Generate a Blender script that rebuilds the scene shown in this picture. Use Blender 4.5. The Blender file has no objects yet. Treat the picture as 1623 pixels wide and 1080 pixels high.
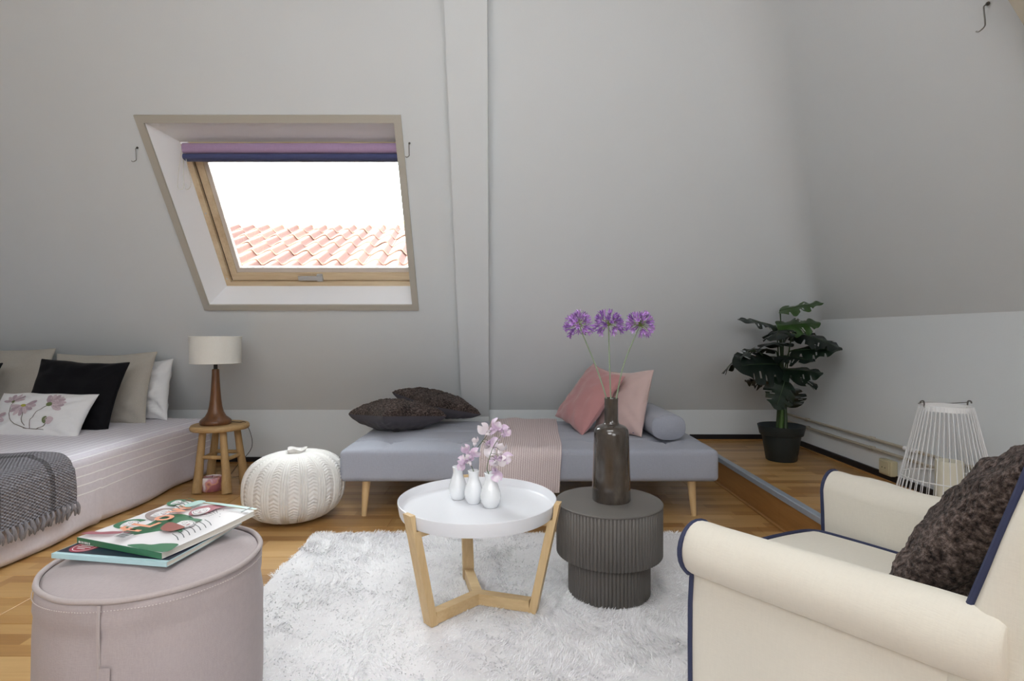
import bpy, bmesh, math, random
import numpy as np
from mathutils import Vector, Matrix, noise
C = bpy.context.scene.collection
R = math.radians
PI = math.pi
random.seed(7)

# ------------------------------------------------------------------ camera, world, lights, exposure
F, PX, PY, EYE = 875.0, 810.0, 529.0, 1.0
cam_d = bpy.data.cameras.new('camera'); cam = bpy.data.objects.new('camera', cam_d); C.objects.link(cam)
cam.location = (0, 0, EYE); cam.rotation_euler = (R(90), 0, 0)
cam_d.sensor_width = 36; cam_d.lens = 36 * F / 1623
cam_d.shift_x = (811.5 - PX) / 1623; cam_d.shift_y = -(540 - PY) / 1623
cam_d.clip_start = .02; cam_d.clip_end = 200
S = bpy.context.scene
S.camera = cam
S.view_settings.view_transform = 'Standard'; S.view_settings.look = 'None'
S.view_settings.exposure = 0.12; S.view_settings.gamma = 1.0; S.view_settings.use_curve_mapping = False
W = bpy.data.worlds.new('sky'); S.world = W; W.use_nodes = True
bg = W.node_tree.nodes['Background']; bg.inputs[0].default_value = (.93, .96, 1, 1); bg.inputs[1].default_value = 13.0

def area(name, loc, aim, sx, sy, power, col=(1, 1, 1)):
    d = bpy.data.lights.new(name, 'AREA'); d.shape = 'RECTANGLE'; d.size = sx; d.size_y = sy; d.energy = power; d.color = col
    o = bpy.data.objects.new(name, d); C.objects.link(o); o.location = loc
    o.rotation_euler = (Vector(aim) - Vector(loc)).to_track_quat('-Z', 'Y').to_euler()
    return o
sun_d = bpy.data.lights.new('sun', 'SUN'); sun_d.energy = 110; sun_d.angle = R(1.0); sun_d.color = (1, .95, .86)
sun = bpy.data.objects.new('sun', sun_d); C.objects.link(sun)
sun.rotation_euler = (Vector((0, 0, 0)) - Vector((-.7, -.5, .52))).to_track_quat('-Z', 'Y').to_euler()
# added area lights: assumed daylight from unseen windows behind and above, no openings built
area('assumed_daylight_rear_high', (-1.0, -1.35, 2.45), (-.3, 2.6, .2), 1.6, 1.3, 44, (.96, .98, 1))  # added light, stands in for an assumed skylight high behind the camera
area('assumed_daylight_rear', (.9, -2.1, 1.75), (.4, 3, .6), 1.5, 1.3, 26, (.98, .98, 1))  # added light before the closed rear wall, its window only assumed
area('assumed_daylight_ceiling', (-.2, .9, 2.66), (-.2, 1.6, 0), 1.5, 1.1, 26, (.96, .98, 1))  # added fill light just under the closed ceiling, skylight only assumed

# ------------------------------------------------------------------ helpers
def lin(c):
    if isinstance(c, str): c = [int(c[i:i + 2], 16) / 255 for i in (0, 2, 4)]
    return tuple(x / 12.92 if x <= .04045 else ((x + .055) / 1.055) ** 2.4 for x in c) + (1,)

def at(px, py, Y):
    "point at depth Y seen where the photograph has pixel (px, py)"
    return Vector(((px - PX) * Y / F, Y, EYE - (py - PY) * Y / F))

class NT:
    def __init__(s, name):
        s.m = bpy.data.materials.new(name); s.m.use_nodes = True; s.t = s.m.node_tree; s.n = s.t.nodes; s.l = s.t.links
        s.b = s.n['Principled BSDF']
    def new(s, t, **k):
        x = s.n.new(t)
        for a, v in k.items(): setattr(x, a, v)
        return x
    def math(s, op, a, b=None, clamp=False):
        x = s.new('ShaderNodeMath', operation=op, use_clamp=clamp)
        for i, v in enumerate((a, b)):
            if v is None: continue
            if hasattr(v, 'links'): s.l.new(v, x.inputs[i])
            else: x.inputs[i].default_value = v
        return x.outputs[0]
    def noise(s, vec, scale, detail=3, rough=.5):
        x = s.new('ShaderNodeTexNoise'); x.inputs['Scale'].default_value = scale; x.inputs['Detail'].default_value = detail; x.inputs['Roughness'].default_value = rough
        s.l.new(vec, x.inputs['Vector']); return x.outputs['Fac']
    def mapping(s, vec, scale=(1, 1, 1), rot=(0, 0, 0)):
        x = s.new('ShaderNodeMapping'); x.inputs['Scale'].default_value = scale; x.inputs['Rotation'].default_value = rot
        s.l.new(vec, x.inputs['Vector']); return x.outputs[0]
    def coord(s, k='Object'):
        return s.new('ShaderNodeTexCoord').outputs[k]
    def mix(s, fac, a, b):
        x = s.new('ShaderNodeMix', data_type='RGBA')
        for sock, v in ((x.inputs[0], fac), (x.inputs[6], a), (x.inputs[7], b)):
            if hasattr(v, 'links'): s.l.new(v, sock)
            else: sock.default_value = v
        return x.outputs[2]
    def ramp(s, fac, stops):
        x = s.new('ShaderNodeValToRGB'); e = x.color_ramp.elements
        while len(e) < len(stops): e.new(.5)
        for i, (p, c) in enumerate(stops): e[i].position = p; e[i].color = c
        s.l.new(fac, x.inputs[0]); return x.outputs[0]
    def bump(s, h, strength, dist=.002):
        x = s.new('ShaderNodeBump'); x.inputs['Strength'].default_value = strength; x.inputs['Distance'].default_value = dist
        s.l.new(h, x.inputs['Height']); s.l.new(x.outputs[0], s.b.inputs['Normal'])
    def col(s, c):
        if hasattr(c, 'links'): s.l.new(c, s.b.inputs['Base Color'])
        else: s.b.inputs['Base Color'].default_value = c
    def rough(s, r): s.b.inputs['Roughness'].default_value = r

def plain(name, c, rough=.5, metal=0, var=.06, scale=12, bump=0, bscale=200, coat=0, sheen=0):
    t = NT(name); c = lin(c); v = t.coord()
    n = t.noise(v, scale, 4)
    t.col(t.mix(n, tuple(x * (1 - var) for x in c[:3]) + (1,), tuple(min(1, x * (1 + var)) for x in c[:3]) + (1,)))
    t.rough(rough); t.b.inputs['Metallic'].default_value = metal
    if coat: t.b.inputs['Coat Weight'].default_value = coat
    if rough > .75: t.b.inputs['Specular IOR Level'].default_value = .2
    if sheen: t.b.inputs['Sheen Weight'].default_value = sheen; t.b.inputs['Sheen Roughness'].default_value = .5
    if bump: t.bump(t.noise(v, bscale, 3), bump)
    return t.m

def fabric(name, c, thread=380, var=.13, bump=.5, rough=.92, sheen=.15, blotch=.05):
    t = NT(name); c = lin(c); v = t.coord()
    a = t.noise(t.mapping(v, (thread, thread * .16, thread * .16)), 1, 2)
    b = t.noise(t.mapping(v, (thread * .16, thread, thread)), 1, 2)
    w = t.math('MULTIPLY', t.math('ADD', a, b), .5)
    big = t.noise(v, 7, 3)
    k = t.math('ADD', t.math('MULTIPLY', w, var * 4), t.math('MULTIPLY', big, blotch * 3))
    k = t.math('ADD', k, .5 - var * 2 - blotch * 1.5, True)
    t.col(t.mix(k, tuple(x * .72 for x in c[:3]) + (1,), tuple(min(1, x * 1.28) for x in c[:3]) + (1,)))
    t.rough(rough); t.b.inputs['Sheen Weight'].default_value = sheen; t.b.inputs['Specular IOR Level'].default_value = .25
    t.bump(w, bump, .0015)
    return t.m

def wood(name, c1, c2, axis=2, scale=14, rough=.5, stretch=.09):
    t = NT(name); v = t.coord(); sc = [1, 1, 1]; sc[axis] = stretch
    n = t.noise(t.mapping(v, tuple(sc)), scale, 5, .6)
    fine = t.noise(t.mapping(v, tuple(x * 1 for x in sc)), scale * 9, 3)
    k = t.math('ADD', t.math('MULTIPLY', n, .75), t.math('MULTIPLY', fine, .25))
    t.col(t.ramp(k, [(.33, lin(c1)), (.66, lin(c2))])); t.rough(rough); t.bump(fine, .15, .001)
    return t.m

class MB:
    def __init__(s): s.v = []; s.f = []; s.uv = None
    def add(s, v, f):
        o = len(s.v); s.v += [tuple(p) for p in v]; s.f += [tuple(i + o for i in q) for q in f]; return s
    def poly(s, pts): return s.add(pts, [tuple(range(len(pts)))])
    def prism(s, pts, off):
        "polygon pushed along vector off"
        n = len(pts); off = Vector(off); p = [Vector(q) for q in pts]
        return s.add(p + [q + off for q in p], [tuple(range(n))[::-1], tuple(range(n, 2 * n))] + [(i, (i + 1) % n, n + (i + 1) % n, n + i) for i in range(n)])
    def box(s, c, h, M=None):
        v = [Vector((c[0] + a * h[0], c[1] + b * h[1], c[2] + d * h[2])) for a in (-1, 1) for b in (-1, 1) for d in (-1, 1)]
        if M: v = [M @ p for p in v]
        return s.add(v, [(0, 1, 3, 2), (4, 6, 7, 5), (0, 4, 5, 1), (2, 3, 7, 6), (0, 2, 6, 4), (1, 5, 7, 3)])
    def soft(s, c, h, r, n=8, k=3, fn=None, M=None, nn=None):
        "box with rounded edges, gridded; fn(p) moves points (local, about c)"
        ax = []
        for i in range(3):
            ni = (nn[i] if nn else n)
            rr = min(r, h[i] * .999)
            a = [-h[i] + rr * (j / k) for j in range(k)] + [-h[i] + rr + (2 * h[i] - 2 * rr) * j / ni for j in range(ni + 1)] + [h[i] - rr + rr * (j + 1) / k for j in range(k)]
            ax.append(a)
        idx, vs, fs = {}, [], []
        def vid(p):
            key = tuple(round(x, 6) for x in p)
            if key not in idx:
                q = [max(-(h[i] - min(r, h[i] * .999)), min(h[i] - min(r, h[i] * .999), p[i])) for i in range(3)]
                d = Vector([p[i] - q[i] for i in range(3)])
                w = Vector(q) + d.normalized() * r if d.length > 1e-9 else Vector(p)
                if fn: w = Vector(fn(w))
                w = w + Vector(c)
                idx[key] = len(vs); vs.append(M @ w if M else w)
            return idx[key]
        for i in range(3):
            a, b = (i + 1) % 3, (i + 2) % 3
            for sg in (-1, 1):
                for u in range(len(ax[a]) - 1):
                    for w in range(len(ax[b]) - 1):
                        q = []
                        for (du, dw) in ((0, 0), (1, 0), (1, 1), (0, 1)):
                            p = [0, 0, 0]; p[i] = sg * h[i]; p[a] = ax[a][u + du]; p[b] = ax[b][w + dw]; q.append(vid(p))
                        if len(set(q)) > 2: fs.append(q if sg > 0 else q[::-1])
        return s.add(vs, fs)
    def tube(s, pts, rad, n=8, cap=True, closed=False):
        pts = [Vector(p) for p in pts]; m = len(pts)
        rad = [rad] * m if not hasattr(rad, '__len__') else list(rad)
        T = []
        for i in range(m):
            a = pts[(i - 1) % m] if closed or i else pts[0]; b = pts[(i + 1) % m] if closed or i < m - 1 else pts[-1]
            T.append((b - a).normalized())
        up = Vector((0, 0, 1)) if abs(T[0].z) < .9 else Vector((1, 0, 0))
        N = (up - T[0] * up.dot(T[0])).normalized(); vs = []
        for i in range(m):
            N = (N - T[i] * N.dot(T[i])).normalized(); B = T[i].cross(N)
            for j in range(n):
                a = 2 * PI * j / n; vs.append(pts[i] + (N * math.cos(a) + B * math.sin(a)) * rad[i])
        fs = []
        for i in range(m if closed else m - 1):
            for j in range(n):
                i2 = (i + 1) % m; fs.append((i * n + j, i * n + (j + 1) % n, i2 * n + (j + 1) % n, i2 * n + j))
        if cap and not closed: fs += [tuple(range(n))[::-1], tuple(range((m - 1) * n, m * n))]
        return s.add(vs, fs)
    def lathe(s, prof, n=32, c=(0, 0, 0), cap0=True, cap1=True, mod=None):
        vs = []; fs = []; m = len(prof)
        for i, (r, z) in enumerate(prof):
            for j in range(n):
                a = 2 * PI * j / n; rr = r * (mod(a, i) if mod else 1)
                vs.append((c[0] + rr * math.cos(a), c[1] + rr * math.sin(a), c[2] + z))
        for i in range(m - 1):
            for j in range(n): fs.append((i * n + j, i * n + (j + 1) % n, (i + 1) * n + (j + 1) % n, (i + 1) * n + j))
        if cap0: fs.append(tuple(range(n))[::-1])
        if cap1: fs.append(tuple(range((m - 1) * n, m * n)))
        return s.add(vs, fs)
    def grid(s, fn, nu, nv, cu=False, cv=False, uv=None):
        base = len(s.v); mu = nu if cu else nu + 1; mv = nv if cv else nv + 1
        for i in range(mu):
            for j in range(mv):
                s.v.append(tuple(fn(i / nu, j / nv)))
                if uv:
                    if s.uv is None: s.uv = []
                    s.uv.append(uv(i / nu, j / nv))
        for i in range(nu):
            for j in range(nv):
                a, b = (i + 1) % mu if cu else i + 1, (j + 1) % mv if cv else j + 1
                s.f.append((base + i * mv + j, base + a * mv + j, base + a * mv + b, base + i * mv + b))
        return s
    def sheet(s, fn, nu, nv, th, uv=None):
        "open surface with thickness th along -normal (numeric)"
        e = 1e-3
        def back(u, v):
            p = Vector(fn(u, v)); a = Vector(fn(min(1, u + e), v)) - Vector(fn(max(0, u - e), v)); b = Vector(fn(u, min(1, v + e))) - Vector(fn(u, max(0, v - e)))
            return p - a.cross(b).normalized() * th
        o = len(s.v); s.grid(fn, nu, nv, uv=uv); o2 = len(s.v); s.grid(back, nu, nv, uv=uv)
        k = (nu + 1) * (nv + 1)
        nf = len(s.f); s.f[nf - nu * nv:] = [q[::-1] for q in s.f[nf - nu * nv:]]
        I = lambda i, j: o + i * (nv + 1) + j
        for i in range(nu):
            s.f.append((I(i + 1, 0), I(i, 0), I(i, 0) + k, I(i + 1, 0) + k)); s.f.append((I(i, nv), I(i + 1, nv), I(i + 1, nv) + k, I(i, nv) + k))
        for j in range(nv):
            s.f.append((I(0, j), I(0, j + 1), I(0, j + 1) + k, I(0, j) + k)); s.f.append((I(nu, j + 1), I(nu, j), I(nu, j) + k, I(nu, j + 1) + k))
        return s
    def mesh(s, name, mat, smooth=35):
        me = bpy.data.meshes.new(name); me.from_pydata(s.v, [], s.f); me.validate(); 
        if s.uv and len(s.uv) == len(s.v):
            L = me.uv_layers.new(name='UVMap'); vi = np.empty(len(me.loops), np.int32); me.loops.foreach_get('vertex_index', vi)
            L.data.foreach_set('uv', np.array(s.uv, np.float32)[vi].ravel())
        if mat: me.materials.append(mat)
        if smooth:
            me.polygons.foreach_set('use_smooth', [True] * len(me.polygons))
            if smooth < 180: me.set_sharp_from_angle(angle=R(smooth))
        me.update(); return me
    def build(s, name, mat, parent=None, loc=None, smooth=35, label=None, kind=None):
        return link(name, s.mesh(name, mat, smooth), parent, loc, label, kind)

def link(name, data, parent=None, loc=None, label=None, kind=None):
    o = bpy.data.objects.new(name, data); C.objects.link(o)
    if parent: o.parent = parent
    if loc is not None: o.location = loc
    if label: o['label'] = label
    if kind: o['kind'] = kind
    return o
def tag(o, label, cat, group=None, kind=None):
    o['label'] = label; o['category'] = cat
    if group: o['group'] = group
    if kind: o['kind'] = kind
    return o
def thing(name, label, cat, loc=(0, 0, 0), rz=0, group=None, kind=None):
    o = bpy.data.objects.new(name, None); C.objects.link(o); o.location = loc; o.rotation_euler = (0, 0, rz)
    o.empty_display_size = .05
    return tag(o, label, cat, group, kind)
def frame(o, loc, yaw=0, lean=0, roll=0):
    "stand a flat thing (local x right, y up, z front) at loc: yaw about the vertical, lean back, roll in its plane"
    o.matrix_basis = Matrix.Translation(loc) @ Matrix.Rotation(R(yaw), 4, 'Z') @ Matrix.Rotation(R(90 - lean), 4, 'X') @ Matrix.Rotation(R(roll), 4, 'Z')
    return o
def arc(c, r, a0, a1, n):
    return [(c[0] + r * math.cos(R(a0 + (a1 - a0) * i / n)), c[1] + r * math.sin(R(a0 + (a1 - a0) * i / n))) for i in range(n + 1)]
def smooth_path(pts, n=6):
    "Catmull-Rom through the points"
    P = [Vector(p) for p in pts]; out = []
    for i in range(len(P) - 1):
        a = P[i - 1] if i else P[0] * 2 - P[1]; b, c = P[i], P[i + 1]; d = P[i + 2] if i + 2 < len(P) else c * 2 - b
        for k in range(n):
            t = k / n; out.append(.5 * (2 * b + (c - a) * t + (2 * a - 5 * b + 4 * c - d) * t * t + (3 * b - a - 3 * c + d) * t ** 3))
    return out + [P[-1]]
# ------------------------------------------------------------------ materials of the room
wall_m = plain('wall_paint', 'dde1e3', .9, var=.02, scale=3, bump=.15, bscale=160)
trim_m = plain('grey_trim_paint', 'b9b4a9', .5, var=.02)
black_m = plain('black_skirting_paint', '14141a', .45)
white_m = plain('white_lining', 'f4f5f8', .4, var=.01)
alu_m = plain('step_nosing_metal', 'a9b4c2', .35, .25, var=.12, scale=30)

def floor_material():
    t = NT('laminate_planks'); pos = t.new('ShaderNodeNewGeometry').outputs['Position']
    sx = t.new('ShaderNodeSeparateXYZ'); t.l.new(pos, sx.inputs[0])
    strip = t.math('FLOOR', t.math('DIVIDE', sx.outputs[1], .19 / 3))
    wn = t.new('ShaderNodeTexWhiteNoise', noise_dimensions='1D'); t.l.new(strip, wn.inputs['W'])
    seg = t.math('FLOOR', t.math('ADD', t.math('DIVIDE', sx.outputs[0], .42), t.math('MULTIPLY', wn.outputs[0], 9)))
    cb = t.new('ShaderNodeCombineXYZ'); t.l.new(strip, cb.inputs[0]); t.l.new(seg, cb.inputs[1])
    wn2 = t.new('ShaderNodeTexWhiteNoise', noise_dimensions='2D'); t.l.new(cb.outputs[0], wn2.inputs['Vector'])
    g = t.noise(t.mapping(pos, (3, 40, 40)), 1.6, 5, .6)
    k = t.math('ADD', t.math('MULTIPLY', wn2.outputs[0], .6), t.math('MULTIPLY', g, .42))
    t.col(t.ramp(k, [(.1, lin('946a3c')), (.45, lin('b18751')), (.85, lin('c8a26c'))]))
    t.rough(.32); t.bump(g, .08, .001)
    return t.m
floor_m = floor_material()

ROOF_T = 1.387; ROOF_C = 6.3325; YB = 4.27; XR = 2.11; ZT = 2.75; XL = -4.25; YR = -2.3; PLAT = .175; XS = 1.38; KNEE = .41; KR = 1.093
rz = lambda Y: ROOF_C - ROOF_T * Y
rp = lambda X, Y, w=0: Vector((X, Y + w * .8111, rz(Y) + w * .5849))
xr = lambda z: XR - .62 * (z - KR)
YT = (ROOF_C - ZT) / ROOF_T; YC = (ROOF_C - KR) / ROOF_T
OUT = Vector((0, .8111, .5849))
def struct(name, label, cat): return thing(name, label, cat, kind='structure')
def smesh(name, mb, m, label, cat): return tag(mb.build(name, m, smooth=0), label, cat, kind='structure')

# floor: boards of laminate, run across the view
fl = struct('floor', 'warm brown laminate floor of narrow staggered boards', 'floor')
MB().box((( XL + XS) / 2, (YB + YR) / 2, -.03), ((XS - XL) / 2 + .1, (YB - YR) / 2 + .1, .017)).build('subfloor', floor_m, fl, smooth=0)
def boards(parent, x0, x1, y0, y1, z, ln=1.285, wd=.19):
    cache = {}
    j0, j1 = math.floor(y0 / wd), math.ceil(y1 / wd)
    for j in range(j0, j1):
        a, b = max(y0, j * wd), min(y1, (j + 1) * wd)
        off = ((j * 7) % 5) * .257 + .11 * (j % 2)
        x = x0 - off
        while x < x1:
            c, d = max(x0, x), min(x1, x + ln); x += ln
            if d - c < .01: continue
            key = (round(d - c, 3), round(b - a, 3))
            if key not in cache:
                hx, hy = (d - c) / 2 - .0007, (b - a) / 2 - .0007; mb = MB(); e = .0012
                top = [(-hx + e, -hy + e, 0), (hx - e, -hy + e, 0), (hx - e, hy - e, 0), (-hx + e, hy - e, 0)]
                mid = [(-hx, -hy, -e), (hx, -hy, -e), (hx, hy, -e), (-hx, hy, -e)]; bot = [(p[0], p[1], -.012) for p in mid]
                mb.add(top + mid + bot, [(0, 1, 2, 3)] + [(4 + i, 4 + (i + 1) % 4, (i + 1) % 4, i) for i in range(4)] + [(8 + i, 8 + (i + 1) % 4, 4 + (i + 1) % 4, 4 + i) for i in range(4)])
                cache[key] = mb.mesh('board', floor_m, 0)
            link('board', cache[key], parent, ((c + d) / 2, (a + b) / 2, z))
boards(fl, -3.1, XS, 1.14, YB, 0)
MB().box(((-3.1 + XL) / 2, (YB + YR) / 2, -.007), ((-3.1 - XL) / 2, (YB - YR) / 2, .006)).box(((-3.1 + XS) / 2, (1.14 + YR) / 2, -.007), ((XS + 3.1) / 2, (1.14 - YR) / 2, .006)).build('far_boards', floor_m, fl, smooth=0)

# raised floor along the right wall
pf = struct('floor_raised', 'raised laminate step along the wall with a metal nosing', 'step')
MB().box(((XS + XR) / 2 + .03, (YB + YR) / 2, PLAT / 2 - .0075), ((XR - XS) / 2 - .02, (YB - YR) / 2, PLAT / 2 - .0075)).build('step_core', floor_m, pf, smooth=0)
boards(pf, XS + .012, XR + .02, 1.52, YB, PLAT)
MB().box(((XS + XR) / 2 + .03, (1.52 + YR) / 2, PLAT - .007), ((XR - XS) / 2 - .02, (1.52 - YR) / 2, .006)).build('far_boards', floor_m, pf, smooth=0)
riser_m = wood('riser_laminate', '96693a', 'b38550', 1, 9, .35)
y = YR
while y < YB:
    y2 = min(YB, y + 1.285); MB().box((XS + .005, (y + y2) / 2, PLAT / 2 - .002), (.005, (y2 - y) / 2 - .0007, PLAT / 2 - .004)).build('riser_board', riser_m, pf, smooth=0); y = y2
MB().prism([(XS - .006, YR, PLAT - .024), (XS - .006, YR, PLAT + .002), (XS - .002, YR, PLAT + .005), (XS + .034, YR, PLAT + .003), (XS + .034, YR, PLAT), (XS, YR, PLAT - .001), (XS, YR, PLAT - .024)], (0, YB - YR, 0)).build('step_nosing', alu_m, pf, smooth=0)
MB().tube([(XS - .006, YR, .006), (XS - .006, YB, .006)], .008, 6).build('quadrant_bead', riser_m, pf)

# walls
smesh('wall_back', MB().prism([(XL, YB, -.02), (XR + .1, YB, -.02), (XR + .1, YB, KNEE), (XL, YB, KNEE)], (0, .12, 0)), wall_m, 'low white knee wall under the sloping roof wall', 'wall')
wx = lambda X, Y: X - .034 * (Y - 3.36)
OX0, OX1, OY0, OY1 = -2.011, -.650, 3.013, 3.703
mb = MB()
mb.prism([rp(XL, YB), rp(wx(OX0, YB), YB), rp(wx(OX0, YT), YT), rp(XL, YT)], OUT * .15)
mb.prism([rp(wx(OX0, YB), YB), rp(wx(OX1, YB), YB), rp(wx(OX1, OY1), OY1), rp(wx(OX0, OY1), OY1)], OUT * .15)
mb.prism([rp(wx(OX0, OY0), OY0), rp(wx(OX1, OY0), OY0), rp(wx(OX1, YT), YT), rp(wx(OX0, YT), YT)], OUT * .15)
mb.prism([rp(wx(OX1, YB), YB), rp(XR, YB), rp(XR, YC), rp(xr(ZT), YT), rp(wx(OX1, YT), YT)], OUT * .15)
smesh('wall_back_upper', mb, wall_m, 'broad sloping white wall holding the roof window', 'wall')
smesh('wall_right', MB().prism([(XR, YR, -.02), (XR, YB + .1, -.02), (XR, YB + .1, KR), (XR, YR, KR)], (.12, 0, 0)), wall_m, 'white upright wall behind the wire lantern and pipes', 'wall')
nr = Vector((1.0, 0, .62)).normalized()
smesh('wall_right_upper', MB().prism([(XR, YR, KR), (XR, YC, KR), (xr(ZT), YT, ZT), (xr(ZT), YR, ZT)], nr * .15), wall_m, 'sloping white wall above the potted plant and lantern', 'wall')
smesh('wall_left', MB().prism([(XL, YR, -.02), (XL, YB + .1, -.02), (XL, YB + .1, ZT + .1), (XL, YR, ZT + .1)], (-.12, 0, 0)), wall_m, 'white wall beyond the head of the bed', 'wall')
smesh('wall_front', MB().prism([(XL - .1, YR, -.02), (XR + .2, YR, -.02), (XR + .2, YR, ZT + .1), (XL - .1, YR, ZT + .1)], (0, -.12, 0)), wall_m, 'white wall behind the camera', 'wall')
smesh('ceiling', MB().prism([(XL - .1, YR, ZT), (xr(ZT) + .2, YR, ZT), (xr(ZT) + .2, YT + .2, ZT), (XL - .1, YT + .2, ZT)], (0, 0, .12)), wall_m, 'flat white ceiling above the sloping walls', 'ceiling')

# plaster rounded into the valley where the two slopes meet
V0, V1 = Vector((XR, YC, KR)), Vector((xr(ZT), YT, ZT)); vd = (V1 - V0).normalized()
ea = OUT.cross(vd).normalized(); ea = ea if ea.x < 0 else -ea
eb = nr.cross(vd).normalized(); eb = eb if eb.y < 0 else -eb
def cove(u, v):
    p = V0.lerp(V1, u); d_ = .03 + .22 * u ** .8; t_ = v
    return p + ea * d_ * (1 - t_) ** 2 + eb * d_ * t_ ** 2 - (OUT + nr) * .0006
tag(MB().grid(cove, 24, 14).build('trim_3', wall_m, smooth=180), 'softly rounded plaster valley where the two sloping walls meet above the plant', 'wall', kind='structure')

# boxed rafters
px = lambda X, Y: X - .036 * (Y - 4.2)
d = .075
y1 = 4.25
mb = MB()
A = [rp(px(-.372, y1), y1 + .02), rp(px(-.166, y1), y1 + .02), rp(px(-.166, YT), YT - .05), rp(px(-.372, YT), YT - .05)]
mb.prism(A, -OUT * d)
lo = [Vector((px(-.372, y1), YB, KNEE - .02)), Vector((px(-.166, y1), YB, KNEE - .02))]
f0, f1 = A[0] - OUT * d, A[1] - OUT * d
mb.add([lo[0], lo[1], f0, f1, (f0.x, f0.y, 0), (f1.x, f1.y, 0), (lo[0].x, YB, 0), (lo[1].x, YB, 0)], [(2, 4, 5, 3), (0, 6, 4, 2), (1, 3, 5, 7)])
smesh('trim_1', mb, wall_m, 'white boxed rafter dividing the sloping wall beside the roof window', 'beam')
mb = MB(); q = [Vector((xr(z), Y, z)) for z, Y in ((KR, 1.617), (ZT, 1.617), (ZT, 1.40), (KR, 1.40))]
mb.prism(q, -nr * .09)
mb.box((XR - .045, 1.5085, (KR + PLAT) / 2), (.05, .1085, (KR - PLAT) / 2))
smesh('trim_2', mb, plain('beige_rafter_paint', 'b5ad9d', .7, var=.03), 'beige boxed rafter at the corner above the armchair', 'beam')

# skirting
def skirt(name, p, q, nrm, z, label):
    p, q, nrm = Vector(p), Vector(q), Vector(nrm); t = struct(name, label, 'skirting')
    MB().prism([p + Vector((0, 0, z + .006)), q + Vector((0, 0, z + .006)), q + Vector((0, 0, z + .046)), p + Vector((0, 0, z + .046))], nrm * .012).build('black_strip', black_m, t, smooth=0)
    MB().tube([p + nrm * .014 + Vector((0, 0, z + .004)), q + nrm * .014 + Vector((0, 0, z + .004))], .006, 6).build('quadrant_bead', riser_m, t, label='brown wooden bead')
skirt('baseboard_back', (XL, YB, 0), (XS, YB, 0), (0, -1, 0), 0, 'black strip skirting behind the knitted pouf')
skirt('baseboard_step', (XS, YB, 0), (XR, YB, 0), (0, -1, 0), PLAT, 'black strip skirting behind the plant pot')
skirt('baseboard_right', (XR, YR, 0), (XR, YB, 0), (-1, 0, 0), PLAT, 'black strip skirting under the two wall pipes')

# roof window
B0 = Vector((0, 3.36, rz(3.36))); UP = Vector((0, -.5849, .8111))
def wp(u, v, w):
    p = B0 + UP * v + OUT * w; return Vector((u - .034 * (p.y - 3.36), p.y, p.z))
def wbox(mb, u0, u1, v0, v1, w0, w1):
    return mb.add([wp(u, v, w) for u in (u0, u1) for v in (v0, v1) for w in (w0, w1)], [(0, 1, 3, 2), (4, 6, 7, 5), (0, 4, 5, 1), (2, 3, 7, 6), (0, 2, 6, 4), (1, 5, 7, 3)])
pine_m = wood('pine_frame', 'cbb08c', 'e8d5b5', 0, 10, .45)
pine_v = wood('pine_frame_upright', 'cbb08c', 'e8d5b5', 1, 10, .45)
bead_m = plain('pale_glazing_bead', 'd9cfc6', .5)
steel_m = plain('brushed_steel', 'c9cdd2', .35, .4)
win = struct('window_1', 'pine framed roof window in a grey cased sloping opening', 'window')
u0, u1, v0, v1 = OX0, OX1, -.586, .593
ow = .041
for nm, a in (('casing_top', (u0 - ow, u1 + ow, v1, v1 + ow)), ('casing_bottom', (u0 - ow, u1 + ow, v0 - ow, v0)), ('casing_side', (u0 - ow, u0, v0, v1)), ('casing_side', (u1, u1 + ow, v0, v1))):
    wbox(MB(), *a, -.014, .002).build(nm, trim_m, win, smooth=0)
fu0, fu1, fv0, fv1, fw = -1.93, -.56, -.525, .446, .14
q = lambda *p: [wp(*x) for x in p]
for nm, pts, off in (('lining_top', q((u0, v1, 0), (u1, v1, 0), (fu1, fv1, fw), (fu0, fv1, fw)), (0, 0, .012)), ('lining_bottom', q((u0, v0, 0), (u1, v0, 0), (fu1, fv0, fw), (fu0, fv0, fw)), (0, .012, 0)),
                     ('lining_side', q((u0, v0, 0), (u0, v1, 0), (fu0, fv1, fw), (fu0, fv0, fw)), (-.012, 0, 0)), ('lining_side', q((u1, v0, 0), (u1, v1, 0), (fu1, fv1, fw), (fu1, fv0, fw)), (.012, 0, 0))):
    MB().prism(pts, off).build(nm, white_m, win, smooth=0)
def ring(mname, a, b, wid, w0, w1, matH, matV):
    U0, U1, V0, V1 = a
    for k, g in enumerate(((U0, U1, V0, V0 + wid), (U0, U1, V1 - wid, V1))): wbox(MB(), *g, w0, w1).build(mname + '_rail', matH, win, smooth=0)
    for g in ((U0, U0 + b, V0 + wid, V1 - wid), (U1 - b, U1, V0 + wid, V1 - wid)): wbox(MB(), *g, w0, w1).build(mname + '_stile', matV, win, smooth=0)
ring('frame', (fu0, fu1, fv0, fv1), .034, .03, fw - .004, fw + .07, pine_m, pine_v)
ring('sash', (fu0 + .044, fu1 - .044, fv0 + .037, fv1 - .037), .042, .056, fw + .012, fw + .065, pine_m, pine_v)
gap_m = plain('dark_gap_shade', '3a2a1e', .7)
ring('gap_shade', (fu0 + .03, fu1 - .03, fv0 + .03, fv1 - .03), .014, .018, fw + .022, fw + .06, gap_m, gap_m)  # dark strips added as the shade in the gap between frame and sash
ring('glazing_bead', (fu0 + .086, fu1 - .086, fv0 + .093, fv1 - .093), .026, .034, fw + .022, fw + .05, bead_m, bead_m)
gt = NT('window_glass'); tr = gt.new('ShaderNodeBsdfTransparent'); gl = gt.new('ShaderNodeBsdfGlossy'); gl.inputs['Roughness'].default_value = .02
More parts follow.
